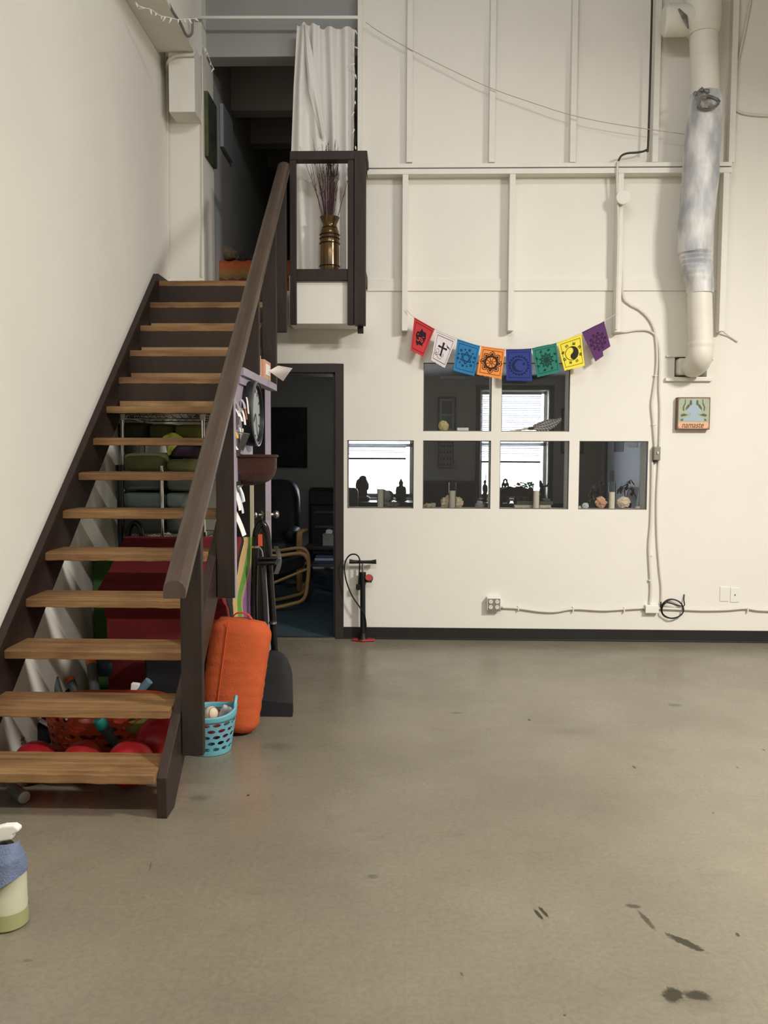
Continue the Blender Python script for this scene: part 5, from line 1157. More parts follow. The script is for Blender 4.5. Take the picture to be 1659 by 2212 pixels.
# tall black tubular frame leaning in front of the door
bf = thing('folding_exercise_frame', atZ(585, 1440, 0), 'tall black tubular folding frame with clamp and straps leaning by the door', 'exercise frame')
Yb = 4.92
P = smooth_path([atY(549, 1395, 4.85), atY(549, 1290, Yb), atY(551, 1200, Yb), atY(553, 1155, Yb), atY(559, 1136, Yb), atY(567, 1131, Yb), atY(574, 1142, Yb), atY(579, 1175, Yb), atY(583, 1240, Yb), atY(589, 1330, Yb), atY(594, 1425, 4.95)], 6)
P[0].z = .02; P[-1].z = .02
MB().tube(P, .021, 14).build('frame_tube', BLACKM, bf, smooth=True)
P = [atY(566, 1218, 4.86), atY(571, 1300, 4.86), atY(577, 1430, 4.9)]; P[-1].z = .02
MB().tube(P, .03, 12, flat=(1, .6)).build('inner_leg', BLACKP, bf, smooth=True)
for (pa, pb), y in ((((556, 1208), (604, 1206)), 4.84), (((557, 1217), (600, 1216)), 4.82)): MB().tube([atY(*pa, y), atY(*pb, y)], .013, 8).build('clamp_bar', BLACKM, bf, smooth=True)
MB().obox(atY(600, 1212, 4.80), (.010, .012, .022), Ry(.5)).build('clamp_buckle', mat('scuffed_black_metal', (84, 84, 86), .35, .6), bf, bevel=.003)
MB().grid(lambda u, v: tuple(atY(594+6*math.sin(3*v)+10*v*(1-v)+(-4+10*u), 1180+60*v, 4.86-.03*math.sin(3*v+u))), 5, 16, (0, .003, 0)).build('strap', mat('grey_webbing', (88, 88, 90), .9), bf, smooth=True)
MB().tube(smooth_path([atY(558, 1180, 4.86), atY(566, 1190, 4.85), atY(568, 1206, 4.85)], 5), .004, 6).build('cable', mat('grey_wire', (130, 130, 130), .4), bf, smooth=True)
MB().obox(atY(562, 1167, 4.91), (.012, .012, .035)).build('warning_label', mat('red_orange_label', (206, 86, 60), .6), bf, bevel=.002)
for p_, q_ in (((551, 1181), 4.9), ((589, 1345), 4.9)): MB().lathe([(.024, -.006), (.024, .006)], atY(*p_, q_), 14).build('tube_collar', STEEL, bf)
# cream upright trim strip behind the frame
tag(MB().box((atY(540, 1100, 5.6).x, 5.6, 0), (atY(547, 1100, 5.6).x, 5.63, 1.22)).build('wooden_batten', mat('cream_batten', (186, 180, 150), .6)), 'narrow cream batten standing between panel and door', 'batten')

# ---------------------------------------------------------------- bicycle floor pump
pb = atZ(784, 1384, 0); PY = pb.y; pk_ = PY/FPX
fp = thing('floor_pump', pb, 'black floor pump with red foot plate leaning room side of the doorway', 'bicycle pump')
Z = lambda py: atY(784, py, PY).z
Xp = lambda px: atY(px, 1300, PY).x
MB().tube([V((pb.x, PY, .02)), V((pb.x-.003, PY, Z(1238)))], .0205, 16).build('barrel', BLACKP, fp, smooth=True)
MB().tube([V((pb.x-.003, PY, Z(1262))), V((pb.x-.003, PY, Z(1236)))], .025, 16).build('barrel_cap', BLACKP, fp, smooth=True)
MB().tube([V((pb.x-.003, PY, Z(1240))), V((pb.x-.003, PY, Z(1216)))], .008, 10).build('piston_rod', STEEL, fp, smooth=True)
MB().tube([V((Xp(754.5), PY, Z(1213))), V((Xp(765), PY, Z(1214))), V((Xp(784), PY, Z(1214))), V((Xp(802), PY, Z(1214))), V((Xp(812.5), PY, Z(1213)))], [.018, .014, .012, .014, .018], 12).build('handle', BLACKP, fp, smooth=True)
g = V((Xp(797), PY-.012, Z(1250)))
gg = MB().lathe([(.03, 0), (.032, .012), (.028, .03), (0.001, .032)], g+V((0, .02, 0)), 20, Rx(math.pi/2-.3)).build('gauge', BLACKP, fp, smooth=True)
MB().lathe([(.027, 0), (.027, .004)], g+V((.0, -.012, .012)), 20, Rx(math.pi/2-.6)).build('gauge_dial', mat('red_dial', (168, 56, 48), .5), gg)
MB().box((Xp(786), PY-.012, Z(1258)), (Xp(803), PY+.012, Z(1250))).build('gauge_arm', BLACKP, fp, bevel=.003)
MB().box((Xp(769), PY-.012, Z(1274)), (Xp(781), PY+.012, Z(1262))).build('valve_clip', BLACKP, fp, bevel=.003)
MB().tube(smooth_path([V((Xp(774), PY-.005, Z(1275))), V((Xp(777), PY-.02, Z(1220))), V((Xp(776), PY-.03, Z(1204))), V((Xp(768), PY-.02, Z(1197))), V((Xp(756), PY-.01, Z(1199))), V((Xp(747), PY, Z(1211))), V((Xp(744), PY, Z(1228))), V((Xp(748), PY, Z(1255))), V((Xp(760), PY-.01, Z(1285))), V((Xp(777), PY-.02, Z(1310))), V((Xp(787), PY-.022, Z(1325))), V((Xp(791), PY-.01, Z(1352))), V((Xp(788), PY, Z(1368)))], 6), .0055, 8).build('hose', BLACKP, fp, smooth=True)
FO = [(.0, -.055), (.03, -.04), (.09, -.028), (.092, .02), (.03, .03), (-.03, .03), (-.082, .015), (-.08, -.022), (-.03, -.04)]
MB().prism([V((pb.x+a, PY+b_, .003)) for a, b_ in FO], (0, 0, .012)).build('foot_plate', mat('red_foot_plate', (168, 44, 44), .45), fp, bevel=.004)
MB().lathe([(.035, .015), (.03, .03), (.023, .06)], (pb.x, PY, 0), 16).build('foot_socket', BLACKP, fp, smooth=True)
MB().tube([V((pb.x-.03, PY+.03, .016)), V((pb.x-.02, PY-.045, .016))], .012, 8, flat=(1, .4)).build('foot_grip', BLACKP, fp)

# ---------------------------------------------------------------- spray bottle with a blue cloth, lower left corner
sbp = atZ(18, 1996, 0); kk = sbp.y/FPX
sp = thing('spray_bottle', sbp, 'white spray bottle with pale green liquid on the floor, lower left', 'spray bottle')
zq = lambda py: atY(20, py, sbp.y).z
MB().lathe([(.001, 0), (.050, 0), (.056, .008), (.0575, .05), (.056, .09), (.0555, .15), (.050, .18), (.035, .205), (.019, .222), (.017, .235)], sbp, 36).build('bottle_body', mat('milky_plastic', (192, 190, 164), .35), sp, smooth=True, angle=70)
MB().lathe([(.052, .0015), (.0585, .008), (.0588, .055)], sbp, 36, cap=False).build('liquid_band', mat('pale_green_liquid', (154, 154, 108), .35), sp, smooth=True)
MB().lathe([(.021, .228), (.022, .25), (.018, .256)], sbp, 20).build('collar', BLACKP, sp, smooth=True)
hd = [(-.06, .272), (-.05, .298), (.0, .312), (.03, .314), (.044, .305), (.046, .296), (.028, .284), (.022, .268), (-.012, .262), (-.03, .268)]
MB().prism([V((sbp.x+a, sbp.y-.014, b_)) for a, b_ in hd], (0, .028, 0)).build('spray_head', WHITEP, sp, bevel=.005)
MB().tube([V((sbp.x-.03, sbp.y, .272)), V((sbp.x-.048, sbp.y, .25)), V((sbp.x-.052, sbp.y, .232))], .006, 8).build('trigger', WHITEP, sp, smooth=True)
cb = thing('cleaning_cloth', (sbp.x, sbp.y-.06, .1), 'blue grey microfibre cloth draped over the spray bottle', 'cloth')
CL = mat('blue_grey_microfibre', (104, 116, 142), .98, var=.22, scale=16, bump=.5, bscale=160)
def blf(u, v):
    a = -math.pi*.5+(-1.6+3.05*u); lim = .17-.10*max(0, (abs(u-.38)-.05))*1.2
    z = .268-v*(.20+.02*math.cos(5*u)-.115*u)
    r_ = .036+.028*min(1, v*2.2)+.004*math.sin(9*u+2*v)
    r_ += .004*math.sin(5*v+3*u)+.006*(1-abs(2*u-1))
    return (sbp.x+.004+r_*math.cos(a)*1.02, sbp.y+r_*math.sin(a)*1.05, z)
MB().grid(blf, 30, 20, (0, -.003, 0)).build('cloth_sheet', CL, cb, smooth=True)

# ================================================================ ON THE PANE SILLS
SY = D+.085
WAX = mat('cream_wax', (226, 216, 194), .5)
def candle(px, pyb, pyt, pyw, label):
    b0 = atY(px, pyb, SY); b0.z = rowz0+.001; k_ = SY/FPX; h_ = (pyb-pyt)*k_; hw = (pyb-pyw)*k_
    e = thing('jar_candle', b0, label, 'candle', 'jar candles on the window sills')
    wx = MB().lathe([(.0245, .003), (.0245, hw), (.004, hw-.002)], b0, 24).build('wax', WAX, e, smooth=True, angle=50)
    MB().lathe([(.0275, 0), (.0275, h_), (.0258, h_), (.0258, .002)], b0, 24).build('glass_jar', JARGLASS, e, smooth=True, angle=50)
    MB().tube([b0+V((0, 0, hw-.002)), b0+V((.001, 0, hw+.012))], .001, 5).build('wick', BLACKP, wx)
candle(822, 1097, 1044, 1057, 'white jar candle in the leftmost lower pane')
candle(977, 1098, 1043, 1061, 'white jar candle before the cream crystal in the second pane')
candle(1158, 1098, 1044, 1060, 'white jar candle on flat slate in the third pane')
candle(1321, 1100, 1044, 1064, 'white jar candle between two rocks in the rightmost pane')
def rock(px, py, rx, rz, rgb, label, z0=None, Y=SY, seed=1, amp=.5, name='crystal', fr=2.6):
    q = atY(px, py, Y); k_ = Y/FPX; q.z = max(q.z, (z0 or rowz0)+rz*k_*.72)
    m_ = mat('rock_%d_%d_%d' % rgb, rgb, .7, var=.3, scale=40, bump=.5, bscale=90)
    o = MB().blob(q, (rx*k_, rx*k_*.7, rz*k_), amp, fr, seed, 18, 12).build(name, m_, smooth=True, angle=25); return tag(o, label, 'rock')
CR = (214, 200, 164)
rock(968, 1086, 15, 14, CR, 'cream crystal cluster left of the second candle', seed=2, Y=SY+.06)
rock(989, 1087, 12, 13, CR, 'cream crystal lump right of the second candle', seed=3, Y=SY+.06)
rock(924, 1092, 7, 5, CR, 'small pale crystal, leftmost in the second pane', seed=4); rock(935, 1092, 6, 5, (206, 196, 172), 'small pale crystal beside the leftmost one in the second pane', seed=5)
rock(1036, 1092, 10, 7, (150, 150, 148), 'grey stone at the right end of the second pane', seed=6)
rock(846, 1090, 15, 6, (120, 116, 108), 'flat brownish rock right of the first candle', seed=7)
rock(833, 1072, 11, 13, (132, 130, 132), 'round grey geode behind the first candle', Y=SY+.06, seed=8, amp=.25)
rock(1298, 1086, 11, 11, (196, 150, 118), 'pinkish amber rock left of the fourth candle', seed=9)
rock(1347, 1085, 14, 12, (200, 184, 160), 'pale rough rock right of the fourth candle', seed=10, amp=.3)
rock(1264, 1093, 7, 6, (190, 194, 196), 'small clear crystal, leftmost in the rightmost pane', seed=11)
rock(1252, 1096, 3, 3, (200, 196, 188), 'tiny white chip in the corner of the rightmost pane', seed=12)
rock(1378, 1097, 6, 3, (182, 178, 170), 'small flat white chip at the right of the rightmost pane', seed=13)
q = atY(1338-6, 1075, SY+.06); 
for (px0, px1, py0, py1, lb, c) in ((1113, 1192, 1089, 1097.5, 'long pale flat stone slab under the third candle', (176, 168, 146)), (1118, 1196, 1080, 1088.5, 'dark flat slate lying on the pale slab', (66, 60, 56))):
    a, b_ = atY(px0, py1, SY+.0), atY(px1, py0, SY)
    if c[0] > 100: zb_, zt2 = rowz0+.001, rowz0+.024; y0_, y1_ = SY+.031, SY+.098; 
    else: zb_, zt2 = rowz0+.0245, rowz0+.052; y0_, y1_ = SY+.034, SY+.10
    tag(MB().grid(lambda u, v: (a.x+(b_.x-a.x)*u, y0_+(y1_-y0_)*v+.004*math.sin(9*u), zt2+.003*noise.noise(V((u*6, v*3, zt2)))), 16, 4, (0, 0, zb_-zt2)).build('stone_slab', mat('slab_%d' % c[0], c, .8, var=.2, scale=30), bevel=.002), lb, 'stone')
rock(958, 920, 11, 11, (206, 190, 128), 'yellowish crystal ball on the upper left sill', z0=upz0, seed=14, amp=.22, fr=4)
a, b_ = atY(988, 931.5, SY), atY(1012, 924, SY); cb_ = thing('white_box', (a.x, SY, upz0), 'small white box with a dark knob on the upper left sill', 'box')
MB().box((a.x, SY-.02, upz0+.001), (b_.x, SY+.03, b_.z)).build('box_body', WHITEP, cb_, bevel=.002); MB().blob(atY(1004, 923, SY), (.009, .009, .007)).build('lid_knob', BLACKP, cb_, smooth=True)
# feather fan
ff = thing('feather_fan', atY(1160, 931, SY), 'barred feather smudge fan with a pale handle in the upper right pane', 'feather')
uz = lambda px, py: V((atY(px, py, SY).x, SY, max(upz0+.006, atY(px, py, SY).z)))
MB().tube(smooth_path([uz(1098, 931), uz(1115, 930), uz(1132, 927), uz(1146, 925)], 5), [.003+.009*i/15 for i in range(16)], 10).build('handle', mat('bone_handle', (196, 180, 156), .6), ff, smooth=True)
MB().blob(uz(1147, 925.5), (.032, .018, .013), .25, 4, 3, M=Ry(-.05)).build('leather_wrap', mat('dark_leather_wrap', (44, 38, 36), .8), ff, smooth=True)
FE = bpy.data.materials.new('barred_feather'); FE.use_nodes = True; nt = FE.node_tree; N = nt.nodes; L = nt.links; b = N['Principled BSDF']
tcn = N.new('ShaderNodeTexCoord'); wv = N.new('ShaderNodeTexWave'); wv.bands_direction = 'DIAGONAL'; wv.inputs['Scale'].default_value = 26; wv.inputs['Distortion'].default_value = 2.5
L.new(tcn.outputs['Object'], wv.inputs['Vector']); r = N.new('ShaderNodeValToRGB'); r.color_ramp.elements[0].color = (*lin((62, 58, 56)), 1); r.color_ramp.elements[1].color = (*lin((150, 146, 142)), 1); r.color_ramp.elements[0].position = .3
L.new(wv.outputs['Fac'], r.inputs[0]); L.new(r.outputs[0], b.inputs['Base Color']); b.inputs['Roughness'].default_value = .8
for pts, hw, dy in (([(1152, 924), (1172, 921), (1190, 916), (1206, 909), (1213, 905)], 5.5, 0), ([(1152, 922), (1168, 917), (1185, 911), (1200, 908)], 5.5, .012), ([(1152, 926), (1168, 927), (1186, 924), (1204, 915)], 5, -.01)):
    C_ = smooth_path([uz(*p_) for p_ in pts], 6); K = len(C_); kx = SY/FPX
    def ffn(u, v, C_=C_, K=K, hw=hw, dy=dy, kx=kx):
        i = u*(K-1); i0 = min(int(i), K-2); p_ = C_[i0].lerp(C_[i0+1], i-i0); w_ = hw*kx*(math.sin(math.pi*min(1, u*.86+.07))**.5)*(v*2-1)
        return (p_.x-.3*w_, SY+dy+.004*abs(v*2-1), max(upz0+.002, p_.z+w_))
    MB().grid(ffn, 20, 6, (0, .0015, 0)).build('feather', FE, ff, smooth=True)
    MB().tube([p_+V((0, dy-.003, 0)) for p_ in C_], [.0022*(1-.8*i/K) for i in range(K)], 5).build('quill', mat('white_quill', (220, 214, 204), .6), ff)

# ================================================================ OFFICE FURNISHINGS
DKW = mat('dark_console_wood', (42, 36, 34), .4, var=.2, scale=8)
CZ = .862
co = thing('console_table', (.6, 10.0, 0), 'long dark console table under the two office windows', 'table')
MB().box((-.75, 9.72, CZ-.045), (1.9, 10.24, CZ)).build('table_top', DKW, co, bevel=.004)
for x in (-.72, 1.83):
    for y in (9.75, 10.17): MB().box((x, y, .005), (x+.05, y+.05, CZ-.045)).build('leg', DKW, co)
MB().box((-.7, 10.2, .2), (1.85, 10.22, CZ-.05)).build('back_board', DKW, co)
STM = mat('dark_statue_resin', (40, 38, 44), .4, var=.2, scale=20)
def statue(name, label, base, parts, m_=STM):
    m2 = MB()
    for c_, r_ in parts: m2.blob(V(base)+V(c_), r_, 0, nu=18, nv=12)
    o = m2.build(name, m_, smooth=True); md = o.modifiers.new('remesh', 'REMESH'); md.mode = 'VOXEL'; md.voxel_size = .006; md.use_smooth_shade = True
    return tag(o, label, 'statue')
ST = 9.92
def sx0(px): q = atY(px, 1080, ST); return (q.x, ST, CZ+.001)
statue('statue', 'dark bust with a topknot at the left of the left office window', sx0(782), [((0, 0, .03), (.10, .07, .045)), ((0, 0, .10), (.065, .05, .07)), ((0, 0, .19), (.075, .065, .09)), ((.01, 0, .27), (.045, .04, .035)), ((-.06, 0, .18), (.018, .02, .05)), ((.065, 0, .18), (.018, .02, .05)), ((0, -.06, .18), (.018, .02, .03)), ((0, 0, .225), (.07, .06, .05))])
statue('statue', 'small seated figure in lotus pose in the left office window', sx0(866), [((0, 0, .02), (.075, .05, .025)), ((0, 0, .06), (.085, .05, .03)), ((-.05, -.02, .07), (.05, .03, .022)), ((.05, -.02, .07), (.05, .03, .022)), ((0, 0, .13), (.045, .03, .07)), ((-.045, -.01, .12), (.018, .02, .06)), ((.045, -.01, .12), (.018, .02, .06)), ((0, 0, .215), (.028, .028, .036)), ((0, 0, .25), (.014, .014, .018))])
statue('statue', 'thin standing figure at the left edge of the right office window', sx0(1047), [((0, 0, .012), (.05, .03, .014)), ((-.012, 0, .07), (.014, .014, .07)), ((.014, 0, .07), (.014, .014, .07)), ((0, 0, .16), (.03, .02, .055)), ((0, 0, .235), (.018, .018, .024)), ((.026, 0, .15), (.01, .01, .05)), ((.01, 0, .29), (.006, .006, .05))])
statue('statue', 'yoga figure with raised joined arms in the right office window', sx0(1091), [((0, 0, .012), (.05, .03, .014)), ((0, 0, .06), (.04, .03, .05)), ((0, 0, .13), (.026, .02, .06)), ((0, 0, .20), (.018, .018, .022)), ((-.035, 0, .19), (.01, .01, .04)), ((.035, 0, .19), (.01, .01, .04)), ((-.018, 0, .245), (.012, .01, .03)), ((.018, 0, .245), (.012, .01, .03)), ((0, 0, .275), (.006, .006, .02))])
statue('statue', 'dark dancing figure with lifted arms right of the plant box', sx0(1169), [((0, 0, .012), (.05, .03, .014)), ((0, 0, .06), (.02, .02, .06)), ((.01, 0, .13), (.03, .022, .06)), ((0, 0, .20), (.02, .02, .03)), ((-.02, 0, .22), (.008, .008, .05)), ((.05, 0, .19), (.03, .01, .012)), ((.075, 0, .21), (.012, .01, .02)), ((-.01, 0, .235), (.018, .018, .022))])
rock(840, 1072, 10, 12, (112, 110, 116), 'grey round geode on the console in the left office window', z0=CZ, Y=ST, seed=21, amp=.25)
pb_ = atY(1130, 1082, ST-.03)
pl = thing('planter_box', (pb_.x, ST, CZ), 'small grey planter with green and orange plants in the right office window', 'potted plant')
a, b_ = atY(1112, 1060, ST), atY(1150, 1046, ST)
MB().box((a.x, ST-.05, CZ+.001), (b_.x, ST+.05, CZ+.16)).build('planter', mat('grey_planter', (112, 110, 110), .6), pl, bevel=.004)
r_ = random.Random(8)
for nm, c, lo_, hi_, cnt in (('green_leaves', (72, 150, 112), .42, 1.05, 70), ('orange_flowers', (206, 112, 40), -.05, .4, 40)):
    m_ = MB()
    for i in range(cnt):
        x = a.x+(b_.x-a.x)*r_.uniform(lo_, hi_); c_ = V((x, ST+r_.uniform(-.05, .05), CZ+.16+r_.uniform(0, .075))); R3 = Matrix.Rotation(r_.uniform(0, 6), 3, 'Z')@Rx(r_.uniform(-1, 1)); m_.obox(c_, (.014, .008, .0015), R3)
    o = m_.build(nm, mat(nm, c, .7), pl); o['kind'] = 'stuff'
# carved chair back
CHX0, CHX1, CY_ = atY(1078, 1070, 8.9).x, atY(1148, 1070, 8.9).x, 8.9
ch = thing('dining_chair', ((CHX0+CHX1)/2, CY_, 0), 'dark carved wooden chair seen from behind in the office', 'chair')
zc = lambda py: atY(1110, py, CY_).z
cw = CHX1-CHX0
MB().grid(lambda u, v: (CHX0-.02+(cw+.04)*u, CY_+.03*math.sin(math.pi*u), zc(1073)+(zc(1056)-zc(1073))*v+.022*v*math.sin(math.pi*u)+.008*v*math.cos(6*math.pi*u)), 30, 3, (0, .025, 0)).build('crest_rail', DKW, ch, smooth=True)
MB().grid(lambda u, v: (CHX0+cw*u, CY_+.02*math.sin(math.pi*u), zc(1096)+(zc(1088)-zc(1096))*v), 14, 2, (0, .025, 0)).build('back_rail', DKW, ch, smooth=True)
for i in range(5): x = CHX0+cw*(i+.5)/5; MB().lathe([(.008, 0), (.02, .02), (.008, .04), (.012, zc(1073)-zc(1088)-.004)], (x, CY_+.025, zc(1088)), 12).build('spindle', DKW, ch, smooth=True)
for x in (CHX0-.01, CHX1-.03):
    MB().box((x, CY_, .005), (x+.04, CY_+.04, zc(1053))).build('leg', DKW, ch, bevel=.006); MB().box((x, CY_+.42, .005), (x+.04, CY_+.46, .44)).build('leg', DKW, ch, bevel=.006)
MB().box((CHX0-.01, CY_+.02, .44), (CHX1+.01, CY_+.46, .49)).build('seat', DKW, ch, bevel=.01)
# navy sofa
so = thing('sofa', (.45, 9.35, 0), 'dark navy sofa with a high back between the two office windows', 'sofa')
NAVY = mat('navy_upholstery', (34, 40, 56), .9, var=.1, scale=20)
xa, xb = atY(900, 1060, 9.2).x, atY(1031, 1060, 9.2).x; zt3 = atY(960, 1038, 9.2).z
MB().box((xa, 9.2, .06), (xb, 9.4, zt3)).build('back', NAVY, so, bevel=.03); MB().box((xa+.03, 9.4, .06), (xb-.03, 9.7, .45)).build('seat', NAVY, so, bevel=.03)
for x in (xa, xb-.06):
    for y in (9.22, 9.62): MB().box((x+.0, y, .005), (x+.05, y+.05, .06)).build('foot', DKW, so)
# pictures on the far wall
def picture(px0, px1, py0, py1, label, fm, face, Y=YO, fw_=.025):
    a, b_ = atY(px0, py1, Y-.02), atY(px1, py0, Y-.02); e = thing('framed_picture', ((a.x+b_.x)/2, Y-.01, a.z), label, 'picture')
    f = MB()
    for lo, hi in (((a.x, a.z), (a.x+fw_, b_.z)), ((b_.x-fw_, a.z), (b_.x, b_.z)), ((a.x, a.z), (b_.x, a.z+fw_)), ((a.x, b_.z-fw_), (b_.x, b_.z))): f.box((lo[0], Y-.03, lo[1]), (hi[0], Y-.002, hi[1]))
    f.build('frame', fm, e); MB().box((a.x+fw_, Y-.014, a.z+fw_), (b_.x-fw_, Y-.002, b_.z-fw_)).build('picture_face', face, e); return e, a, b_
FRB = mat('dark_picture_frame', (58, 54, 52), .5)
e, a, b_ = picture(945, 986, 857, 935, 'tall framed print with two panels on the office wall', FRB, mat('white_mount', (190, 190, 190), .8))
MB().box((a.x+.05, YO-.016, (a.z+b_.z)/2+.01), (b_.x-.05, YO-.012, b_.z-.05)).build('upper_print', mat('grey_print', (110, 108, 112), .8, var=.3, scale=12), e); MB().box((a.x+.05, YO-.016, a.z+.05), (b_.x-.05, YO-.012, (a.z+b_.z)/2-.01)).build('lower_print', mat('blue_grey_print', (96, 112, 130), .8, var=.3, scale=12), e)
e, a, b_ = picture(946, 980, 955, 1012, 'butterfly chart hanging below the tall framed print', FRB, mat('grey_chart', (140, 142, 146), .8), fw_=.012)
for r0 in range(4):
    for c0 in range(2):
        q = V((a.x+.055+c0*.08, YO-.015, a.z+.045+r0*.075)); m_ = MB()
        for sg in (-1, 1): m_.prism([q, q+V((sg*.026, 0, .022)), q+V((sg*.03, 0, .002)), q+V((sg*.018, 0, -.018))], (0, .001, 0))
        m_.build('butterfly', mat('dark_butterfly', (58, 56, 62), .8), e)
picture(1211, 1262, 882, 980, 'black framed print on the office wall right of the window', FRB, mat('pale_print', (120, 122, 122), .8, var=.2, scale=8))
e, a, b_ = picture(587, 663, 880, 1010, 'large dark unframed painting seen through the doorway', mat('dark_canvas_edge', (30, 30, 34), .8), mat('dark_moody_painting', (44, 44, 50), .7, var=.7, scale=3.5), fw_=.008)
# ceiling light panel
q0, q1 = atZ(952, 811, OZ), atZ(1066, 778, OZ)
cl_ = thing('ceiling_light', ((q0.x+q1.x)/2, (q0.y+q1.y)/2, OZ-.03), 'unlit white light panel on the office ceiling', 'ceiling light')
MB().box((q0.x, q0.y, OZ-.03), (q1.x+.3, q0.y+1.1, OZ-.002)).build('diffuser', mat('white_diffuser', (232, 236, 244), .4), cl_, bevel=.004)
# pale door in the right wall of the office
RW = 2.35
y0_, y1_ = atX(1386, 1000, RW-.03).y, atX(1312, 1000, RW-.03).y
dd = sempty('door_3', (RW, (y0_+y1_)/2, 0), 'pale blue grey door in the right wall of the office')
MB().box((RW-.03, y0_, .005), (RW-.001, y1_, 2.12)).build('door_leaf', mat('pale_blue_door', (206, 212, 222), .5), dd)
MB().box((RW-.05, y0_-.12, .005), (RW-.001, y0_, 2.2)).build('door_casing', TRIM, dd); MB().box((RW-.05, y1_, .005), (RW-.001, y1_+.05, 2.2)).build('door_casing', TRIM, dd)
q = atX(1319, 1028, RW-.06); MB().box((RW-.07, q.y-.012, q.z-.06), (RW-.03, q.y+.012, q.z+.06)).build('door_handle', STEEL, dd)
for px0, px1, py0, py1, m_, lb in ((1326, 1347, 940, 976, BLACKP, 'dark notice on the pale office door'), (1356, 1377, 940, 967, PAPER, 'white sheet standing in for a sky reflection on the office door')):  # the white sheet is a bright sky reflection put in as colour
    a2, b2 = atX(px0, py1, RW-.034), atX(px1, py0, RW-.034); tag(MB().box((RW-.034, a2.y, a2.z), (RW-.0305, b2.y, b2.z)).build('notice_and_reflection', m_), lb, 'notice')
# plants behind the rightmost pane, on a low bookcase
bk = thing('low_bookcase', (1.62, 6.98, 0), 'dark low bookcase just behind the rightmost pane', 'bookcase')
MB().box((1.30, 6.80, .93), (1.98, 7.10, .96)).build('top_board', DKW, bk, bevel=.003)
for x in (1.30, 1.96): MB().box((x, 6.80, .005), (x+.02, 7.10, .93)).build('side_panel', DKW, bk)
for z in (.1, .5): MB().box((1.32, 6.81, z), (1.96, 7.10, z+.02)).build('shelf', DKW, bk)
LEAFD = mat('dark_dry_leaf', (62, 60, 58), .7, var=.3, scale=20)
def plant(px, label, pts_list, leaf, seed):
    r_ = random.Random(seed); b0 = atY(px, 1085, 6.92); b0.z = .961
    e = thing('potted_plant', b0, label, 'plant'); MB().lathe([(.035, 0), (.048, .07), (.044, .07), (.04, .06)], b0, 18).build('pot', DKW, e, smooth=True)
    for pts in pts_list:
        P = smooth_path([b0+V((0, 0, .06))]+[atY(a_, c_, 6.92+r_.uniform(-.03, .03)) for a_, c_ in pts], 6); MB().tube(P, [.003]*len(P), 6).build('stem', DKW, e, smooth=True)
        m_ = MB()
        for i in range(leaf):
            q = P[r_.randint(len(P)//2, len(P)-1)]; R3 = Matrix.Rotation(r_.uniform(0, 6), 3, 'Z')@Ry(r_.uniform(.4, 1.6)); ln = r_.uniform(.012, .03)
            c_ = q+R3@V((ln, 0, 0)); m_.blob(c_, (ln, ln*.5, .002), 0, nu=8, nv=5, M=R3)
        o = m_.build('leaves', LEAFD, e, smooth=True); o['kind'] = 'stuff'
plant(1296, 'dark drooping leafy plant left of the fourth candle', [[(1294, 1050), (1300, 1038), (1306, 1048)], [(1290, 1056), (1282, 1048), (1276, 1062)], [(1294, 1060), (1286, 1062), (1278, 1076)]], 9, 3)
plant(1352, 'dark berry branch plant right of the fourth candle', [[(1350, 1060), (1356, 1044), (1364, 1036)], [(1348, 1058), (1342, 1050), (1338, 1056)], [(1356, 1062), (1366, 1054), (1370, 1064)]], 10, 5)
a, b_, c_, d_ = atY(1346, 1092, 7.03), atY(1372, 1098, 7.03), atY(1381, 1053, 7.05), atY(1360, 1050, 7.05)
tag(MB().prism([a, b_, c_, d_], (0, .012, 0)).build('white_card', mat('bluish_card', (214, 222, 232), .5)), 'white tilted card behind the berry branch plant', 'card')
# armchair in the doorway: bent wood side frames and black cushion
ac = thing('bentwood_armchair', (atY(600, 1310, 7.5).x-.12, 7.7, 0), 'bentwood armchair with black cushion just inside the doorway', 'armchair')
loop = [(560, 1206), (600, 1206), (640, 1201), (656, 1203), (665, 1214), (667, 1235), (664, 1270), (660, 1292), (650, 1304), (630, 1310), (600, 1317), (560, 1322)]
def side(dx, dy): 
    P = [atY(a_, c_, 7.5)+V((dx, dy, 0)) for a_, c_ in loop]; lo = min(p_.z for p_ in P); P = [V((p_.x, p_.y, p_.z-lo+.016)) for p_ in P]
    P = [V((P[0].x-.35, P[0].y, P[0].z-.0))]+P+[V((P[-1].x-.35, P[-1].y, P[-1].z))]
    return smooth_path(P, 4)
for dx, dy in ((0, 0), (-.05, .42)): MB().tube(side(dx, dy), .022, 8, flat=(1.3, .8)).build('side_frame', WOODL, ac, smooth=True)
sl0 = atY(560, 1280, 7.5); sl1 = atY(664, 1229, 7.5)
for dx, dy in ((0, 0), (-.05, .42)): MB().tube([sl0+V((dx-.2, dy, -.05)), sl1+V((dx, dy, 0))], .016, 8, flat=(1.3, .8)).build('seat_rail', WOODL, ac, smooth=True)
MB().hexa([sl0+V((-.25, .04, .0)), sl1+V((-.03, .04, .01)), sl1+V((-.06, .39, .01)), sl0+V((-.3, .39, .0)), sl0+V((-.25, .04, .10)), sl1+V((-.04, .04, .11)), sl1+V((-.08, .39, .11)), sl0+V((-.3, .39, .10))]).build('seat_cushion', BLACKC, ac, bevel=.02)
MB().hexa([sl0+V((-.30, .04, .1)), sl0+V((-.18, .04, .1)), sl0+V((-.2, .39, .1)), sl0+V((-.34, .39, .1)), sl0+V((-.55, .04, .75)), sl0+V((-.45, .04, .75)), sl0+V((-.47, .39, .75)), sl0+V((-.58, .39, .75))]).build('back_cushion', BLACKC, ac, bevel=.02)
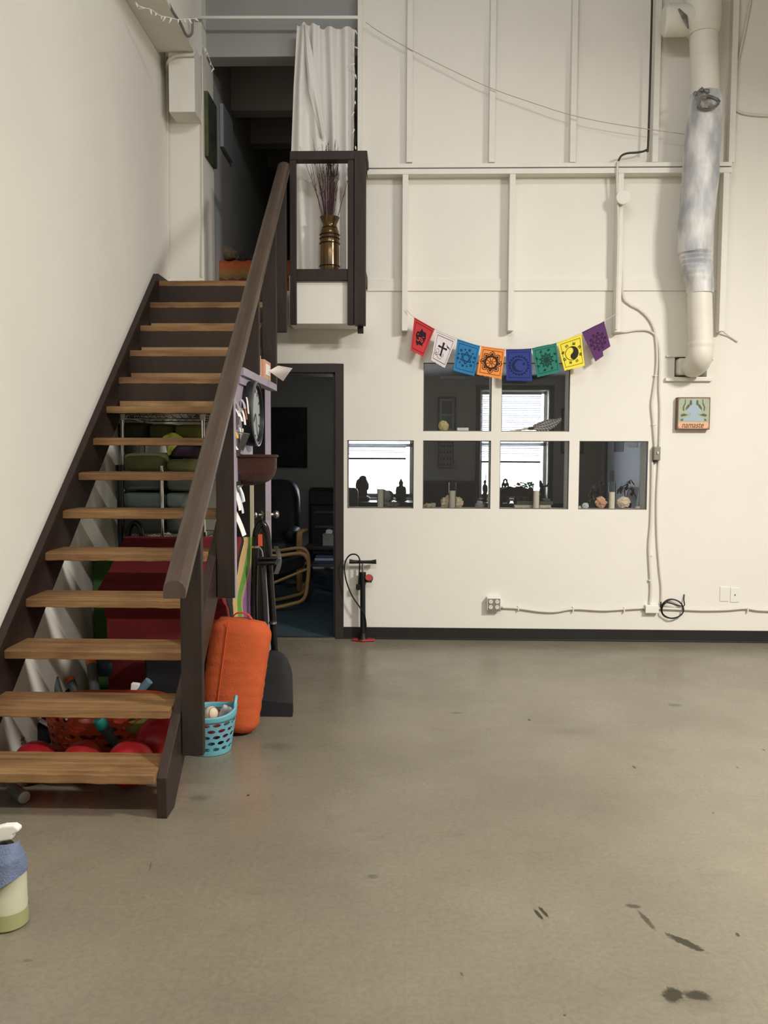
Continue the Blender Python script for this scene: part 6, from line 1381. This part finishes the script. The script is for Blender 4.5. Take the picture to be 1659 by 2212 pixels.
# high back chair further in
hb0, hb1 = atY(664, 1060, 8.95), atY(782, 1060, 8.95)
hc = thing('high_back_chair', ((hb0.x+hb1.x)/2, 9.0, 0), 'dark high backed lounge chair with a bent wood arm behind the doorway', 'armchair')
NV2 = mat('blue_black_leather', (26, 30, 38), .45, var=.15, scale=9)
MB().box((hb0.x, 9.02, .40), (hb1.x-.05, 9.16, hb0.z+.03)).build('back_cushion', NV2, hc, bevel=.04)
MB().box((hb0.x+.02, 8.98, hb0.z-.16), (hb1.x-.07, 9.02, hb0.z)).build('head_pillow', NV2, hc, bevel=.018)
for z in (.62, .78): MB().box((hb0.x+.07, 9.005, z), (hb1.x-.12, 9.02, z+.03)).build('back_slat', mat('grey_blue_strip', (70, 76, 86), .5), hc, bevel=.004)
MB().box((hb0.x+.03, 8.58, .30), (hb1.x-.08, 9.02, .42)).build('seat_cushion', NV2, hc, bevel=.03)
for x in (hb0.x-.03, hb1.x-.05):
    MB().tube(smooth_path([V((x, 9.15, .012)), V((x, 8.6, .012)), V((x, 8.5, .1)), V((x, 8.5, .55)), V((x, 8.6, .62)), V((x, 9.05, .60))], 5), .024, 8, flat=(1.3, .8)).build('arm_frame', WOODL, hc, smooth=True)
# black leather chair behind the door
q = atY(606, 1160, 8.7)
lc = thing('leather_chair', (q.x-.18, 8.8, 0), 'black leather chair deep inside the office behind the bentwood armchair', 'armchair')
MB().blob((q.x-.10, 9.25, .78), (.24, .12, .36), .05, 2, 1, pw=.6).build('backrest', NV2, lc, smooth=True); MB().blob((q.x-.08, 8.98, .42), (.24, .28, .13), .06, 2, 2, pw=.6).build('seat', NV2, lc, smooth=True)
MB().blob((q.x+.10, 8.95, .55), (.07, .26, .09), .08, 3, 4, pw=.7).build('armrest', NV2, lc, smooth=True); MB().lathe([(.24, .005), (.22, .04), (.04, .08), (.04, .3)], (q.x-.08, 8.98, 0), 20).build('pedestal', BLACKP, lc, smooth=True)
# side table with tissue box and books
t0, t1 = atY(660, 1178, 8.1), atY(724, 1165, 8.1)
tz = t0.z; sd = thing('side_table', (t0.x+.2, 8.12, 0), 'dark side table with a lower shelf beside the door frame in the office', 'side table')
MB().box((t0.x, 7.98, tz-.03), (t0.x+.42, 8.32, tz)).build('table_top', DKW, sd, bevel=.004)
z2 = atY(690, 1216, 8.1).z; MB().box((t0.x+.01, 8.0, z2-.025), (t0.x+.41, 8.30, z2)).build('lower_shelf', mat('grey_shelf', (70, 72, 78), .4), sd, bevel=.003)
for x in (t0.x+.005, t0.x+.37):
    for y in (7.99, 8.28): MB().box((x, y, .005), (x+.04, y+.04, tz-.03)).build('leg', DKW, sd)
a, b_ = atY(697, 1172, 8.06), atY(722, 1150, 8.06)
ts = thing('tissue_box', ((a.x+b_.x)/2, 8.1, tz), 'grey patterned tissue box on the dark side table in the office', 'tissue box')
MB().box((a.x, 8.06, tz+.001), (b_.x, 8.18, tz+.115)).build('box_body', diamond_mat('grey_diamond_print', (150, 152, 154), (88, 90, 94), .03), ts, bevel=.003)
MB().blob(((a.x+b_.x)/2, 8.12, tz+.13), (.035, .02, .025), .5, 4, 6).build('tissue', PAPER, ts, smooth=True)
for i, (c, lb) in enumerate((((40, 52, 84), 'dark blue book at the bottom of the pile on the side table'), ((150, 160, 182), 'pale blue book in the middle of the pile on the side table'), ((64, 80, 120), 'blue book on top of the pile on the side table'))):
    q = atY(690, 1212, 8.12); z = z2+.001+.027*i; tag(MB().obox((q.x+.04+.01*i, 8.12, z+.012), (.10-.008*i, .07, .012), Rz(.15-.12*i)).build('book', mat('book_cover_%d' % i, c, .4), bevel=.002), lb, 'book', 'books on the office side table')
